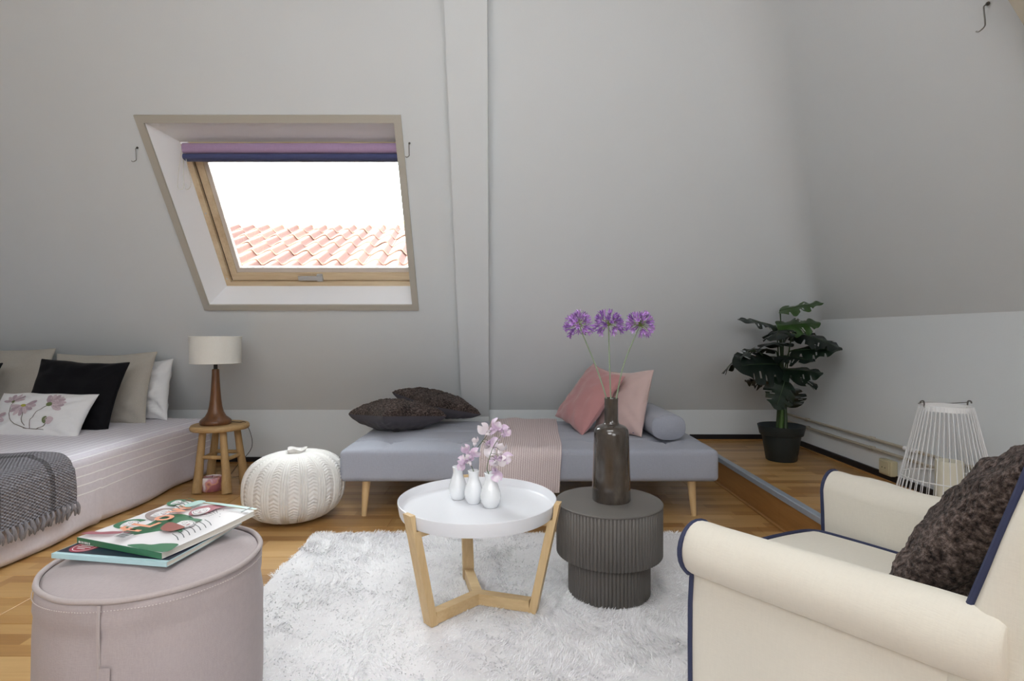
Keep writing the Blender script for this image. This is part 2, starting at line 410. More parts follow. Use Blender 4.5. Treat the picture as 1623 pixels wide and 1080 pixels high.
ms = gt.new('ShaderNodeMixShader'); fr = gt.new('ShaderNodeFresnel'); fr.inputs[0].default_value = 1.45
tr.inputs[0].default_value = (.96, .98, .97, 1)
gt.l.new(fr.outputs[0], ms.inputs[0]); gt.l.new(tr.outputs[0], ms.inputs[1]); gt.l.new(gl.outputs[0], ms.inputs[2]); gt.l.new(ms.outputs[0], gt.n['Material Output'].inputs[0])
wbox(MB(), fu0 + .1, fu1 - .1, fv0 + .105, fv1 - .105, fw + .034, fw + .038).build('pane', gt.m, win, smooth=0)
hb = MB(); wbox(hb, -1.425, -1.275, fv0 + .05, fv0 + .078, fw - .018, fw - .004); wbox(hb, -1.30, -1.265, fv0 + .04, fv0 + .086, fw - .012, fw + .012)
hb.build('handle', steel_m, win, smooth=0, label='silver pull handle')
for v in (-.47, .0): wbox(MB(), fu0 + .012, fu0 + .02, v, v + .008, fw - .006, fw).build('screw', steel_m, win, smooth=0)

# folded blind at the head of the window
bl = thing('roman_blind', 'folded lilac and navy fabric blind at the top of the roof window', 'blind', at(456, 236, 3.16))
lilac_m = fabric('lilac_blind_cloth', 'a88eae', 300); navy_m = fabric('navy_blind_cloth', '4a5077', 300)
bx0, bx1 = -1.87 - bl.location.x, -.60 - bl.location.x
def fold(z, y, h, dpt, seed):
    mb = MB(); n = 40
    def fn(u, v):
        a = 2 * PI * v; s = .05 * noise.noise((u * 9, math.cos(a) + seed, math.sin(a)))
        return (bx0 + (bx1 - bx0) * u, y + dpt * math.copysign(abs(math.cos(a)) ** .7, math.cos(a)) * (1 + s), z + h * math.copysign(abs(math.sin(a)) ** .7, math.sin(a)) * (1 + s))
    mb.grid(fn, n, 16, cv=True); mb.f += [tuple(range(16)), tuple(range(n * 16 + 15, n * 16 - 1, -1))]
    return mb
fold(.0, 0, .029, .03, 1).build('upper_fold', lilac_m, bl)
fold(-.047, .012, .019, .034, 5).build('lower_fold', navy_m, bl, label='navy lower fold')
MB().box(((bx0 + bx1) / 2, .045, .036), ((bx1 - bx0) / 2, .018, .006)).build('head_rail', white_m, bl, smooth=0)
cord_m = plain('white_cord', 'd8d4cc', .8)
for pts in ([(0, 0, 0), (-.012, -.005, -.11), (-.02, -.01, -.235), (-.004, -.008, -.255), (.012, -.005, -.235), (.006, 0, -.1), (.004, 0, 0)],
            [(.012, 0, 0), (.03, -.008, -.1), (.055, -.008, -.21), (.045, -.008, -.25), (.022, -.008, -.25), (.012, -.008, -.18), (.01, 0, -.02)]):
    MB().tube(smooth_path([(bx0 - .01 + p[0], -.004 + p[1], .02 + p[2]) for p in pts], 5), .0018, 5).build('pull_cord', cord_m, bl, label='looped white cord')
MB().box((bx0 + .004, 0, .03), (.02, .012, .006)).build('bracket', white_m, bl, smooth=0)

# wall hooks
hook_m = plain('dull_hook_metal', '6d6a66', .4, .8)
def hook(p, n, label, s=1.0):
    n = n.normalized(); t = thing('wall_hook', label, 'hook', p, group='bent metal hooks in the sloping walls')
    dn = Vector((0, 0, -1)); side = n.cross(dn).normalized()
    pts = [-n * .008, n * .016, n * .018 + dn * .012, n * .014 + dn * .05 * s, n * .016 + dn * .066 * s, n * .024 - side * .012 + dn * .071 * s, n * .03 - side * .018 + dn * .064 * s]
    MB().tube(smooth_path(pts, 4), .0022, 6).build('bent_wire', hook_m, t)
    MB().tube([n * .001, n * .005], .006, 10).build('rose', hook_m, t)
def roofhit(px_, py_):
    b = (PY - py_) / F; Y = (ROOF_C - EYE) / (ROOF_T + b); return Vector(((px_ - PX) / F * Y, Y, EYE + b * Y))
hook(roofhit(218, 234), -OUT, 'bent hook on the sloping wall beside the blind cords, clear of the boxed rafter')
hook(roofhit(649, 227), -OUT, 'bent hook between the roof window and the boxed rafter')
a, b = (1567 - PX) / F, (PY - 5) / F; Y = (XR - .62 * (EYE - KR)) / (a + .62 * b)
hook(Vector((a * Y, Y, EYE + b * Y)), -nr, 'lone bent hook high on the slope above the armchair', 1.0)

# heating pipes and socket on the right wall
pipe_m = plain('cream_pipe_paint', 'b3ab9b', .45)
for z, lab in ((.392, 'upper cream heating pipe along the wall behind the plant'), (.337, 'lower cream heating pipe just above the black skirting')):
    t = thing('heating_pipe', lab, 'pipe', (XR - .022, 3.4, z), group='pair of cream heating pipes')
    MB().tube([(0, .86, 0), (0, -1.2, 0)], .0085, 10).build('pipe_run', pipe_m, t)
    for yy in (.5, -.2, -.9):
        MB().tube([(0, yy - .012, 0), (0, yy + .012, 0)], .0125, 10).box((.013, yy, 0), (.01, .006, .008)).build('clamp', pipe_m, t)
    if z > .36: MB().tube([(0, -.47, 0), (0, -.56, 0)], .0115, 10).build('sleeve', white_m, t, label='white pipe sleeve')
so = thing('wall_socket', 'cream surface wall socket above the skirting near the armchair', 'socket', (XR, 3.06, .258))
sock_m = plain('aged_cream_plastic', 'c3b998', .4)
MB().soft((-.02, 0, 0), (.02, .05, .042), .006, 2, 2).build('socket_box', sock_m, so)
MB().soft((-.042, 0, 0), (.004, .038, .032), .003, 2, 2).build('face_plate', sock_m, so)
for yy in (-.012, .012): MB().tube([(-.0465, yy, 0), (-.0455, yy, 0)], .0035, 8).build('pin_hole', black_m, so)

# neighbour's tiled roof beyond the window
k = .85
nb = thing('neighbour_roof', 'sunlit terracotta pantile roof of the next house seen through the window', 'roof', (-2.89, 8.16, 2.56))
tile_m = None
t = NT('terracotta_tile'); oi = t.new('ShaderNodeObjectInfo').outputs['Random']; pos = t.coord()
nn_ = t.noise(pos, 14, 4)
t.col(t.ramp(t.math('ADD', t.math('MULTIPLY', oi, .3), t.math('MULTIPLY', nn_, .7)), [(.2, lin('3c1d15')), (.5, lin('48261b')), (.8, lin('573626'))])); t.rough(.85)
tile_m = t.m
mort_m = plain('mossy_mortar', '6f674c', .95, var=.25, scale=25)
tw, tg, sl = .2125, .47, .362
def tile_mesh():
    mb = MB(); n = 11; L = tg * 1.1; th = .014
    def prof(s):
        s = s % 1.0 if s < 1 else s - 1; A = .062
        return A * math.sin(PI / 2 * s / .66) ** 1.4 if s < .66 else A * (math.cos(PI * (s - .66) / .34) + 1) / 2
    vs = []
    for (yy, lift) in ((0, .022), (L, 0)):
        for dz in (0, -th):
            for i in range(n + 1):
                s_ = i / n * 1.06; vs.append((tw * s_ - .116 * yy, yy, prof(s_) + yy * sl + lift + dz))
    m = n + 1; fs = []
    for i in range(n):
        fs += [(i, i + 1, 2 * m + i + 1, 2 * m + i), (m + i + 1, m + i, i, i + 1)[::1], (3 * m + i, 3 * m + i + 1, m + i + 1, m + i)]
    fs += [(0, 2 * m, 3 * m, m), (m - 1, 2 * m - 1, 4 * m - 1, 3 * m - 1)]
    return mb.add(vs, fs).mesh('roof_tile', tile_m, 60)
tm = tile_mesh()
for j in range(7):
    for i in range(-12, 13):
        yy = -(j + 1) * tg
        link('roof_tile', tm, nb, (i * tw - .116 * yy + random.uniform(-.006, .006), yy, yy * sl + random.uniform(-.004, .004)))
MB().prism([(-3.2, -3.3, -3.3 * sl - .08), (3.2, -3.3, -3.3 * sl - .08), (3.2, 0, -.08), (-3.2, 0, -.08)], (0, 0, -.05)).build('roof_deck', mort_m, nb, smooth=0)
x = -2.9; i = 0
while x < 2.7:
    ln = .38; mb = MB()
    mb.grid(lambda u, v: (x + ln * u, .06 - .11 * math.cos(PI * v), .0 + (.1 + .012 * (1 - u)) * math.sin(PI * v) + .015 * noise.noise((x + u * 4, v * 4, 1))), 4, 8)
    mb.build('ridge_tile', tile_m if i % 3 else mort_m, nb, smooth=60); x += ln - .03; i += 1
mb = MB(); mb.grid(lambda u, v: (-2.9 + 5.6 * u, -.12 + .12 * v, -.045 + .075 * v + .03 * noise.noise((u * 40, v * 3, 2))), 90, 5)
mb.build('mortar_bed', mort_m, nb, smooth=60)
r2 = link('rear_ridge', None, nb, (1.34, 1.14, .22), 'rough mossy ridge of the roof behind')
mb = MB(); mb.grid(lambda u, v: (-1.35 + 3.0 * u, -.5 + .9 * v, -.9 * abs(2 * v - 1) ** 1.2 * .45 + .1 + .055 * noise.noise((u * 22, v * 5, 4)) + .05 * noise.noise((u * 9, v * 3, 9))), 120, 10)
mb.build('ridge_mound', mort_m, r2, smooth=60)
MB().prism([(-1.35, -.45, -.25), (1.65, -.45, -.25), (1.65, -.6, -.9), (-1.35, -.6, -.9)], (0, .9, 0)).build('far_slope', tile_m, r2, smooth=0)
# ------------------------------------------------------------------ pillows
def pillow(name, w, h, t, mat, seed=0, pinch=.07, n=26, wr=.012, fur=0, furfreq=60, back_mat=None, sag=0, power=.42):
    """pillow in its own plane: x right, y up, z front; returns object and the front height function"""
    def pos(u, v, sgn):
        x = w / 2 * u * (1 - pinch * (1 - v * v)); y = h / 2 * v * (1 - pinch * (1 - u * u)) + .009 * noise.noise((u * 2.2, v * 1.6, seed + 9))
        e = max(0, (1 - u * u)) * max(0, (1 - v * v))
        z = t / 2 * e ** power
        z *= 1 + .10 * noise.noise((u * 1.5 + seed, v * 1.5, sgn))
        if sag: y -= sag * (1 - u * u) * max(0, v); z *= 1 - .35 * sag * 4 * v
        ed = 1 - max(abs(u), abs(v)) ** 6
        z += wr * ed * (noise.noise((u * 3.1 + seed * 3, v * 3.1, sgn * 2)) + .5 * noise.noise((u * 7 + seed, v * 7, sgn + 4)))
        wrk = wr * .7 * (max(0, abs(u * v)) ** .5) * math.sin(14 * (abs(u) - abs(v)) + seed)
        z += wrk * ed
        if fur and sgn > 0: z += fur * (noise.noise((x * furfreq, y * furfreq, seed)) + .6 * noise.noise((x * furfreq * 2.1, y * furfreq * 2.1, seed + 5)))
        return Vector((x, y, max(z, .0015) * sgn))
    tt = lambda a: math.sin((2 * a - 1) * PI / 2)
    mb = MB(); mb.grid(lambda a, b: pos(tt(a), tt(b), 1), n, n)
    nv = len(mb.v); nf = len(mb.f)
    mb.grid(lambda a, b: pos(tt(a), tt(b), -1), n, n); mb.f[nf:] = [q[::-1] for q in mb.f[nf:]]
    m1 = n + 1; I = lambda i, j: i * m1 + j
    for i in range(n):
        mb.f += [(I(i + 1, 0), I(i, 0), I(i, 0) + nv, I(i + 1, 0) + nv), (I(i, n), I(i + 1, n), I(i + 1, n) + nv, I(i, n) + nv), (I(0, i), I(0, i + 1), I(0, i + 1) + nv, I(0, i) + nv), (I(n, i + 1), I(n, i), I(n, i) + nv, I(n, i + 1) + nv)]
    me = mb.mesh(name, mat, 180)
    if back_mat:
        me.materials.append(back_mat)
        for k_, p in enumerate(me.polygons):
            if nf <= k_ < nf * 2: p.material_index = 1
    return link(name, me), pos
def seam_of(pos, r, n=20, inset=1.0):
    ts = [math.sin(PI * (i / n - .5)) * inset for i in range(n + 1)]
    ring = [(a, -inset) for a in ts[:-1]] + [(inset, a) for a in ts[:-1]] + [(-a, inset) for a in ts[:-1]] + [(-inset, -a) for a in ts[:-1]]
    pts = []
    for u, v in ring: p = pos(u, v, 1); pts.append((p.x, p.y, 0))
    return MB().tube(pts, r, 6, closed=True)

# ------------------------------------------------------------------ bed
bed = thing('bed', 'low bed under a pale lilac bedspread with thin white stripes', 'bed', (-2.15, 2.96, 0))
t = NT('striped_bedspread'); v = t.coord(); sp = t.new('ShaderNodeSeparateXYZ'); t.l.new(v, sp.inputs[0])
s_ = t.math('ADD', t.math('SUBTRACT', sp.outputs[0], sp.outputs[2]), t.math('MULTIPLY', t.noise(v, 3, 2), .012))
fr_ = t.math('FRACT', t.math('DIVIDE', s_, .047)); line = t.math('LESS_THAN', fr_, .13)
line = t.math('MULTIPLY', line, t.math('GREATER_THAN', sp.outputs[2], .175))
n1 = t.noise(t.mapping(v, (300, 60, 60)), 1, 2)
t.col(t.mix(line, t.mix(n1, lin('d3cdd6'), lin('e3dee7')), lin('f8f7fa'))); t.rough(.9); t.b.inputs['Sheen Weight'].default_value = .1
t.bump(t.math('ADD', n1, t.math('MULTIPLY', line, .8)), .35, .002)
spread_m = t.m
def spread_fn(p):
    # local about (-.86, 0, .2); hangs straight, ripples towards the hem, folded corner
    low = max(0, (.12 - p.z) / .32)
    w = .022 * low * noise.noise((p.x * 3, p.y * 2.6, 0)) + .012 * low * math.sin(p.y * 9 + p.x * 7)
    if p.x > .8: p.x += w + .012 * low
    if p.y > .9: p.y += .5 * w
    if p.x > .8 and low > 0: p.x += .016 * low * math.exp(-((p.y + .08) / .018) ** 2) - .012 * low * math.exp(-((p.y + .045) / .02) ** 2)
    if p.z > .1: p.z += .010 * noise.noise((p.x * 2.2, p.y * 2.2, 3)) + .004 * noise.noise((p.x * 7, p.y * 7, 3)) + .02 * math.exp(-((p.y - .45) / .5) ** 2) * (1 - (p.x / .9) ** 2)
    return p
MB().soft((-.86, 0, .2), (.86, 1.01, .198), .05, 8, 4, spread_fn, nn=(30, 70, 12)).build('bedspread', spread_m, bed, smooth=80)
MB().soft((-.86, 0, .1), (.82, .97, .08), .02, 2, 2).build('bed_base', plain('bed_base_cloth', 'c9c4c9', .9), bed)

linen_m = fabric('grey_beige_linen', 'b3ada3', 420); velvet_m = plain('black_velvet', '08070d', .8, var=.2, scale=30, sheen=.06)
cotton_m = fabric('white_cotton', 'e6e6e8', 500, var=.05, bump=.25); canvas_m = fabric('white_printed_canvas', 'e9e8ea', 450, var=.05, bump=.3)
G1 = 'pillows at the head of the bed'
def bedpillow(name, label, w, h, th, mat, loc, yaw, lean, roll=0, seed=1, **k):
    o, pos = pillow(name, w, h, th, mat, seed, **k); frame(o, loc, yaw, lean, roll); tag(o, label, 'pillow', G1)
    return o, pos
o, pos = bedpillow('pillow', 'grey-beige linen pillow behind a sliver of black velvet at the edge of the picture', .64, .56, .15, linen_m, (-3.49, 3.74, .63), 4, 17, -1, 3)
seam_of(pos, .0035).build('piping', linen_m, o)
o, pos = bedpillow('pillow', 'white cotton pillow half hidden behind a grey-beige pillow near the lamp', .5, .44, .16, cotton_m, (-2.64, 3.90, .595), -6, 12, 3, 8, wr=.04, pinch=.09)
o, pos = bedpillow('pillow', 'grey-beige linen pillow behind the whole black velvet cushion', .66, .50, .15, linen_m, (-2.78, 3.74, .625), 3, 17, 1, 5)
seam_of(pos, .0035).build('piping', linen_m, o)
o, pos = bedpillow('cushion', 'black velvet cushion standing behind the flower print cushion', .53, .47, .14, velvet_m, (-2.74, 3.46, .61), 6, 24, -3, 11, wr=.02)
seam_of(pos, .004).build('piping', velvet_m, o)
o, pos = bedpillow('cushion', 'black velvet cushion cut off by the edge of the picture', .5, .46, .14, velvet_m, (-3.52, 3.44, .61), 4, 22, -4, 12, wr=.02)
seam_of(pos, .004).build('piping', velvet_m, o)
o, fpos = bedpillow('lumbar_cushion', 'small oblong white cushion printed with mauve flowers', .56, .30, .13, canvas_m, (-2.79, 3.27, .515), 3, 36, -1, 15, wr=.01, n=64)
# the flower print: flat petals, leaves and stems laid on the cushion front
pm = lambda n, c: plain(n, c, .9, var=.15, scale=60)
print_m = {'mauve': pm('print_mauve', 'b3a0a8'), 'pink': pm('print_pink', 'c9b8be'), 'grey': pm('print_grey', '8c8583'), 'stem': pm('print_stem', '77706a'), 'yellow': pm('print_yellow', 'a3a24c'), 'green': pm('print_green', '6f7a55')}
class Print:
    def __init__(s): s.d = {k: MB() for k in print_m}; s.lift = .0016
    def P(s, x, y):
        u, v = x / .28, y / .15; p = fpos(max(-1, min(1, u)), max(-1, min(1, v)), 1); return Vector((p.x, p.y, p.z + s.lift))
    def blob(s, c, x, y, rx, ry, ang, n=12, point=0):
        s.lift += .00006; ca, sa = math.cos(R(ang)), math.sin(R(ang)); pts = [s.P(x, y)]
        for rr in (.55, 1):
            for i in range(n):
                a = 2 * PI * i / n; k_ = 1 - point * (abs(math.sin(a / 2 + PI / 2 * 0)) ** 3 if point else 0)
                dx, dy = rx * math.cos(a) * rr, ry * math.sin(a) * rr * (1 - point * max(0, -math.cos(a)))
                pts.append(s.P(x + dx * ca - dy * sa, y + dx * sa + dy * ca))
        f = [(0, 1 + i, 1 + (i + 1) % n) for i in range(n)] + [(1 + i, 1 + n + i, 1 + n + (i + 1) % n, 1 + (i + 1) % n) for i in range(n)]
        s.d[c].add(pts, f)
    def line(s, c, pts, w=.0022):
        s.lift += .00006; pp = smooth_path([(x, y, 0) for x, y in pts], 6); vs = []
        for i, p in enumerate(pp):
            d = (pp[min(i + 1, len(pp) - 1)] - pp[max(i - 1, 0)]).normalized(); vs += [s.P(p.x - d.y * w, p.y + d.x * w), s.P(p.x + d.y * w, p.y - d.x * w)]
        s.d[c].add(vs, [(2 * i, 2 * i + 1, 2 * i + 3, 2 * i + 2) for i in range(len(pp) - 1)])
    def flower(s, x, y, r, a0, a1, n, heart='yellow'):
        for i in range(n):
            a = a0 + (a1 - a0) * i / (n - 1); c = 'mauve' if i % 2 else 'pink'
            s.blob(c, x + .62 * r * math.cos(R(a)), y + .62 * r * math.sin(R(a)) * .9, r * .5, r * .2, a, point=.5)
            s.line('grey', [(x + .15 * r * math.cos(R(a)), y + .15 * r * math.sin(R(a))), (x + .95 * r * math.cos(R(a)), y + .9 * r * math.sin(R(a)))], .0006)
        s.blob(heart, x, y, r * .2, r * .16, 0)
pr = Print()
pr.line('stem', [(-.15, .06), (-.135, -.02), (-.08, -.085), (.0, -.115)]); pr.line('stem', [(-.06, .0), (-.045, -.06), (-.01, -.10)])
pr.line('stem', [(.075, .035), (.03, -.01), (.015, -.06), (.02, -.115)]); pr.line('stem', [(.11, -.075), (.085, -.105), (.06, -.12)]); pr.line('stem', [(-.02, -.112), (.05, -.118), (.1, -.118)], .0016)
pr.flower(-.155, .065, .06, 15, 175, 6, 'green'); pr.flower(-.075, .035, .068, 190, 390, 8); pr.flower(.08, .04, .078, -25, 115, 8, 'green'); pr.flower(-.225, -.045, .07, 150, 380, 8)
for c, x, y, rx, ry, a in (('green', .095, -.06, .014, .026, 10), ('pink', .118, -.062, .024, .026, 0), ('pink', .125, -.055, .018, .014, 20)): pr.blob(c, x, y, rx, ry, a)
for c, b_ in pr.d.items(): b_.build('flower_print', print_m[c], o, smooth=180, kind='stuff')
MB().soft((.222, -.118, .006), (.004, .011, .005), .001, 1, 1).build('side_label', navy_m, o, label='small navy side label')

# grey throw over the bed edge
throw_m = None
t = NT('grey_waffle_throw'); uvn = t.new('ShaderNodeUVMap').outputs[0]; su = t.new('ShaderNodeSeparateXYZ'); t.l.new(uvn, su.inputs[0])
wv = t.math('MULTIPLY', t.math('SINE', t.math('MULTIPLY', su.outputs[0], 2 * PI / .014)), t.math('SINE', t.math('MULTIPLY', su.outputs[1], 2 * PI / .022)))
band = t.math('LESS_THAN', t.math('FRACT', t.math('DIVIDE', su.outputs[1], .26)), .11)
kk = t.math('ADD', t.math('MULTIPLY', wv, .3), .5)
t.col(t.mix(band, t.mix(kk, lin('68656a'), lin('98959b')), lin('615e62'))); t.rough(.95); t.bump(wv, .9, .006); throw_m = t.m
th = thing('grey_throw', 'charcoal grey waffle throw with a tasselled hem over the bed edge', 'throw', (-2.15, 2.2, .4))
def thr(u, v):
    # u: from inner edge over the bed edge down to the hem; v: along the bed
    s = u * 1.27; y = -.52 + .93 * v + .06 * u
    ex = .98
    if s < ex: x, z = -1.05 + s, .016
    elif s < ex + .11: a = (s - ex) / .07; x, z = -1.05 + ex + .07 * math.sin(a), .016 - .07 * (1 - math.cos(a))
    else: x, z = .0 + .008 + .04 * (s - ex - .11), .016 - .07 * (1 - math.cos(.11 / .07)) - (s - ex - .11)
    # the far long edge is folded and pulls round
    fade = max(0, v - .8) / .2
    z += .012 * noise.noise((s * 5, v * 4, 2)) * (1 if s < ex else .3) + .012; x += .012 * noise.noise((s * 4, v * 6, 8)) + .012
    z += .012 * fade * (1 - fade) * 4 * (s < ex)
    y += .02 * noise.noise((s * 3, 7, v))
    return Vector((x + .02, y, z))
MB().sheet(lambda u, v: thr(u, v), 90, 60, .01, uv=lambda u, v: (u * 1.25, v * .93)).build('throw_cloth', throw_m, th, smooth=80)
yarn_m = fabric('grey_tassel_yarn', '868388', 700, var=.2)
for i in range(34):
    v = .01 + i / 33 * .985; p = thr(1, v); rr = random.Random(i); mb = MB()
    for q_ in range(3):
        a, b = rr.uniform(-.008, .008), rr.uniform(-.01, .012)
        mb.tube(smooth_path([p + Vector((.004, 0, .008)), p + Vector((.011, a * .6, -.012)), p + Vector((.008 + a, a + b, -.034)), p + Vector((.004 + a, a * 1.4 + b, -.056 + rr.uniform(-.008, .006)))], 3), [.0052, .0056, .006, .0062, .0064, .0064, .006, .0055, .0048, .002], 6)
    mb.build('tassel', yarn_m, th)

# ------------------------------------------------------------------ stool, lamp, candle
stool_m = wood('rustic_stool_wood', '9a7a4e', 'c3a270', 2, 12, .6); seat_m = wood('rustic_stool_seat', 'a08055', 'c6a676', 0, 12, .55)
st = thing('wooden_stool', 'rustic round wooden stool with splayed legs carrying the table lamp', 'stool', (-1.90, 3.60, 0))
mb = MB(); prof = [(.15, .376), (.168, .379), (.174, .388), (.174, .402), (.168, .411), (.155, .4135), (.07, .4135)]
mb.lathe(prof, 40, mod=lambda a, i: 1 + .018 * math.sin(3 * a + 1) + .01 * math.sin(5 * a)); mb.build('seat', seat_m, st, smooth=50)
feet = [(-.062, -.155), (.128, -.155), (.122, .085), (-.125, .115)]; tops = [(-.075, -.06), (.06, -.075), (.085, .055), (-.06, .075)]
LG = []
for (a, b), (c, d) in zip(feet, tops):
    p0, p1 = Vector((a, b, .0)), Vector((c, d, .385)); LG.append((p0, p1))
    M = [p0 + (p1 - p0) * i / 6 for i in range(7)]; M[2] += Vector(((c - a) * -.06, 0, 0))
    M[0].z = 0
    MB().tube(M, [.031, .029, .026, .024, .0225, .0215, .021], 9).build('leg', stool_m, st, smooth=60)
for i in range(4):
    z = .20 if i % 2 else .215; A = LG[i]; B = LG[(i + 1) % 4]; f = z / .385
    MB().tube([A[0].lerp(A[1], f), B[0].lerp(B[1], f)], .0125, 8).build('stretcher', stool_m, st, smooth=60)

walnut_m = wood('turned_walnut', '4a2d1a', '7a5130', 2, 16, .35)
la = thing('table_lamp', 'table lamp with turned brown wooden foot and white drum shade on the stool', 'lamp', (-1.913, 3.575, .4137))
prof = [(.088, 0), (.092, .004), (.093, .022), (.088, .03), (.083, .034), (.062, .052), (.047, .08), (.039, .115), (.033, .16), (.028, .22), (.0245, .28), (.022, .33), (.0215, .352), (.018, .357)]
MB().lathe(prof, 40).build('base', walnut_m, la, smooth=60)
MB().lathe([(.012, .355), (.012, .385), (.0145, .387), (.0145, .44), (.008, .445)], 16).build('socket', black_m, la)
shade_m = fabric('linen_shade', 'e3e1da', 420, var=.08, bump=.35)
t = NT('lamp_shade_linen'); shade_m.node_tree.nodes['Principled BSDF'].inputs['Subsurface Weight'].default_value = .0
mb = MB(); mb.lathe([(.149, .394), (.1535, .568)], 56, cap0=False, cap1=False); mb.lathe([(.1515, .568), (.147, .394)], 56, cap0=False, cap1=False)
n = 56; 
mb.f += [(i, 2 * n + n + i, 2 * n + n + (i + 1) % n, (i + 1) % n) for i in range(n)] + [(n + (i + 1) % n, 2 * n + (i + 1) % n, 2 * n + i, n + i) for i in range(n)]
sh = mb.build('lamp_shade', shade_m, la, smooth=60)
for z, r in ((.396, .1495), (.566, .1538)): MB().tube([(r * math.cos(2 * PI * i / 56), r * math.sin(2 * PI * i / 56), z) for i in range(56)], .0022, 6, closed=True).build('shade_rim', shade_m, sh)
mb = MB()
for i in range(3): a = 2 * PI * i / 3; mb.tube([(0, 0, .43), (.148 * math.cos(a), .148 * math.sin(a), .43)], .0016, 5)
mb.build('shade_carrier', steel_m, sh)
MB().tube(smooth_path([(.06, .065, .006), (.13, .05, .004), (.165, .075, -.01), (.16, .16, -.18), (.03, .2, -.33), (.0, .25, -.408), (.2, .6, -.408)], 6), .002, 6).build('cord', black_m, la, label='thin dark cord')

t = NT('marbled_candle_wax'); v = t.coord(); vn = t.noise(v, 14, 2, .4)
t.col(t.ramp(vn, [(.40, lin('e8dfe0')), (.47, lin('c98fa0')), (.53, lin('d9a184')), (.60, lin('a8686f'))])); t.rough(.4)
cd = thing('marbled_candle', 'squat pink and apricot marbled candle on the floor under the stool', 'candle', (-1.905, 3.52, 0))
MB().lathe([(.052, 0), (.06, .004), (.0645, .03), (.065, .06), (.062, .082), (.055, .088), (.05, .084), (.0, .082)], 32, cap1=False).build('wax', t.m, cd, smooth=60)
MB().tube([(0, 0, .082), (.001, 0, .09), (.003, .001, .097)], .0016, 5).build('wick', black_m, cd)

# ------------------------------------------------------------------ knitted pouf
t = NT('cream_knit'); v = t.new('ShaderNodeUVMap').outputs[0]; su = t.new('ShaderNodeSeparateXYZ'); t.l.new(v, su.inputs[0])
st_ = t.math('SINE', t.math('ADD', t.math('MULTIPLY', su.outputs[1], 2 * PI * 46), t.math('MULTIPLY', su.outputs[0], 2 * PI * 17)))
t.col(t.mix(t.noise(t.coord(), 40, 3), lin('dddad6'), lin('efede9'))); t.rough(.95); t.bump(t.noise(t.coord(), 260, 2), .3, .002); knit_m = t.m
pf_ = thing('knitted_pouf', 'round white knitted pouf between the stool and the daybed', 'pouf', (-1.178, 3.005, 0))
NP = 17
def pouf(u, v):
    a = 2 * PI * u; z0 = v
    ph = PI * (v - .5)                                    # squashed ball, flat underneath
    cr = abs(math.cos(ph)) ** .62; r = .256 * cr
    z = .178 + .178 * math.copysign(abs(math.sin(ph)) ** .85, math.sin(ph))
    w = (u * NP) % 1; amp = cr
    if w < .42: d = .016 * abs(math.sin(PI * w / .14)) - .004
    else:
        q_ = (w - .42) / .58; d = .005 + .0045 * math.sin(v * 2 * PI * 34 + 5 * abs(q_ - .5) * 2) * math.sin(PI * q_) ** .5 - .010 * (abs(q_ - .5) > .43)
    r += d * amp; x, y = r * math.cos(a), r * math.sin(a)
    x += .03 * (z - .15); z += .03 * x * (v > .05) * min(1, z / .1)      # leans a little
    return (x, y, max(.0, z))
mb = MB(); mb.grid(lambda u, v: pouf(u, v), 612, 150, cu=True, uv=lambda u, v: (u, v)); 
# close the seam's UV jump is invisible (faces the wall)
mb.build('knitted_cover', knit_m, pf_, smooth=180)
mb = MB()
mb.grid(lambda u, v: ((.028 + .022 * v + .006 * math.sin(5 * 2 * PI * u)) * math.cos(2 * PI * u) + .012, (.028 + .022 * v + .006 * math.sin(5 * 2 * PI * u)) * math.sin(2 * PI * u), .338 + .036 * v + .006 * math.sin(2 * PI * u * 3)), 40, 6, cu=True)
mb.grid(lambda u, v: ((.05 * (1 - .55 * v) + .004 * math.sin(5 * 2 * PI * u)) * math.cos(2 * PI * u) + .012, (.05 * (1 - .55 * v) + .004 * math.sin(5 * 2 * PI * u)) * math.sin(2 * PI * u), .374 - .02 * v + .006 * math.sin(2 * PI * u * 3)), 40, 6, cu=True)
mb.build('gathered_top', knit_m, pf_, smooth=180)

# ------------------------------------------------------------------ ottoman and magazines
otto_m = fabric('dusty_mauve_canvas', 'aea3a3', 420, var=.12, bump=.4)
OC = (-.872, 1.364); ORR = .232; OH = .452
ot = thing('round_ottoman', 'drum ottoman in dusty mauve canvas with the magazines on top', 'ottoman', (OC[0], OC[1], .022))
OH -= .022
def otw(u, z): return 1 + .008 * noise.noise((math.cos(u) * 2, math.sin(u) * 2, z * 6)) + .011 * math.sin(z * 42 + 2.5 * math.sin(u) + 3 * noise.noise((math.cos(u) * 2, math.sin(u) * 2, 7))) * max(0, (z - .22) / .2)
mb = MB()
zs = [0, .004, .05, .12, .2, .26, .31, .34, .36, .375, .39, .405, .418, OH - .006]
mb.grid(lambda u, v: (lambda z: ((ORR + .006 * math.sin(PI * z / OH) - (.012 if z > OH - .012 else 0) - .006 * math.exp(-((z - .352) / .012) ** 2)) * otw(2 * PI * u, z) * math.cos(2 * PI * u), (ORR + .006 * math.sin(PI * z / OH) - (.012 if z > OH - .012 else 0) - .006 * math.exp(-((z - .352) / .012) ** 2)) * otw(2 * PI * u, z) * math.sin(2 * PI * u), z))(zs[min(len(zs) - 1, round(v * (len(zs) - 1)))]), 96, len(zs) - 1, cu=True)
mb.build('cover_side', otto_m, ot, smooth=180)
def otop(r): return OH - .008 + .030 * (1 - (r / ORR) ** 2) ** .8 if r < ORR else OH - .008
mb = MB(); mb.grid(lambda u, v: ((ORR - .009) * v * math.cos(2 * PI * u), (ORR - .009) * v * math.sin(2 * PI * u), otop(ORR * v) + .004 * noise.noise((v * 4 * math.cos(2 * PI * u), v * 4 * math.sin(2 * PI * u), 2)) * (1 - v)), 96, 12, cu=True)
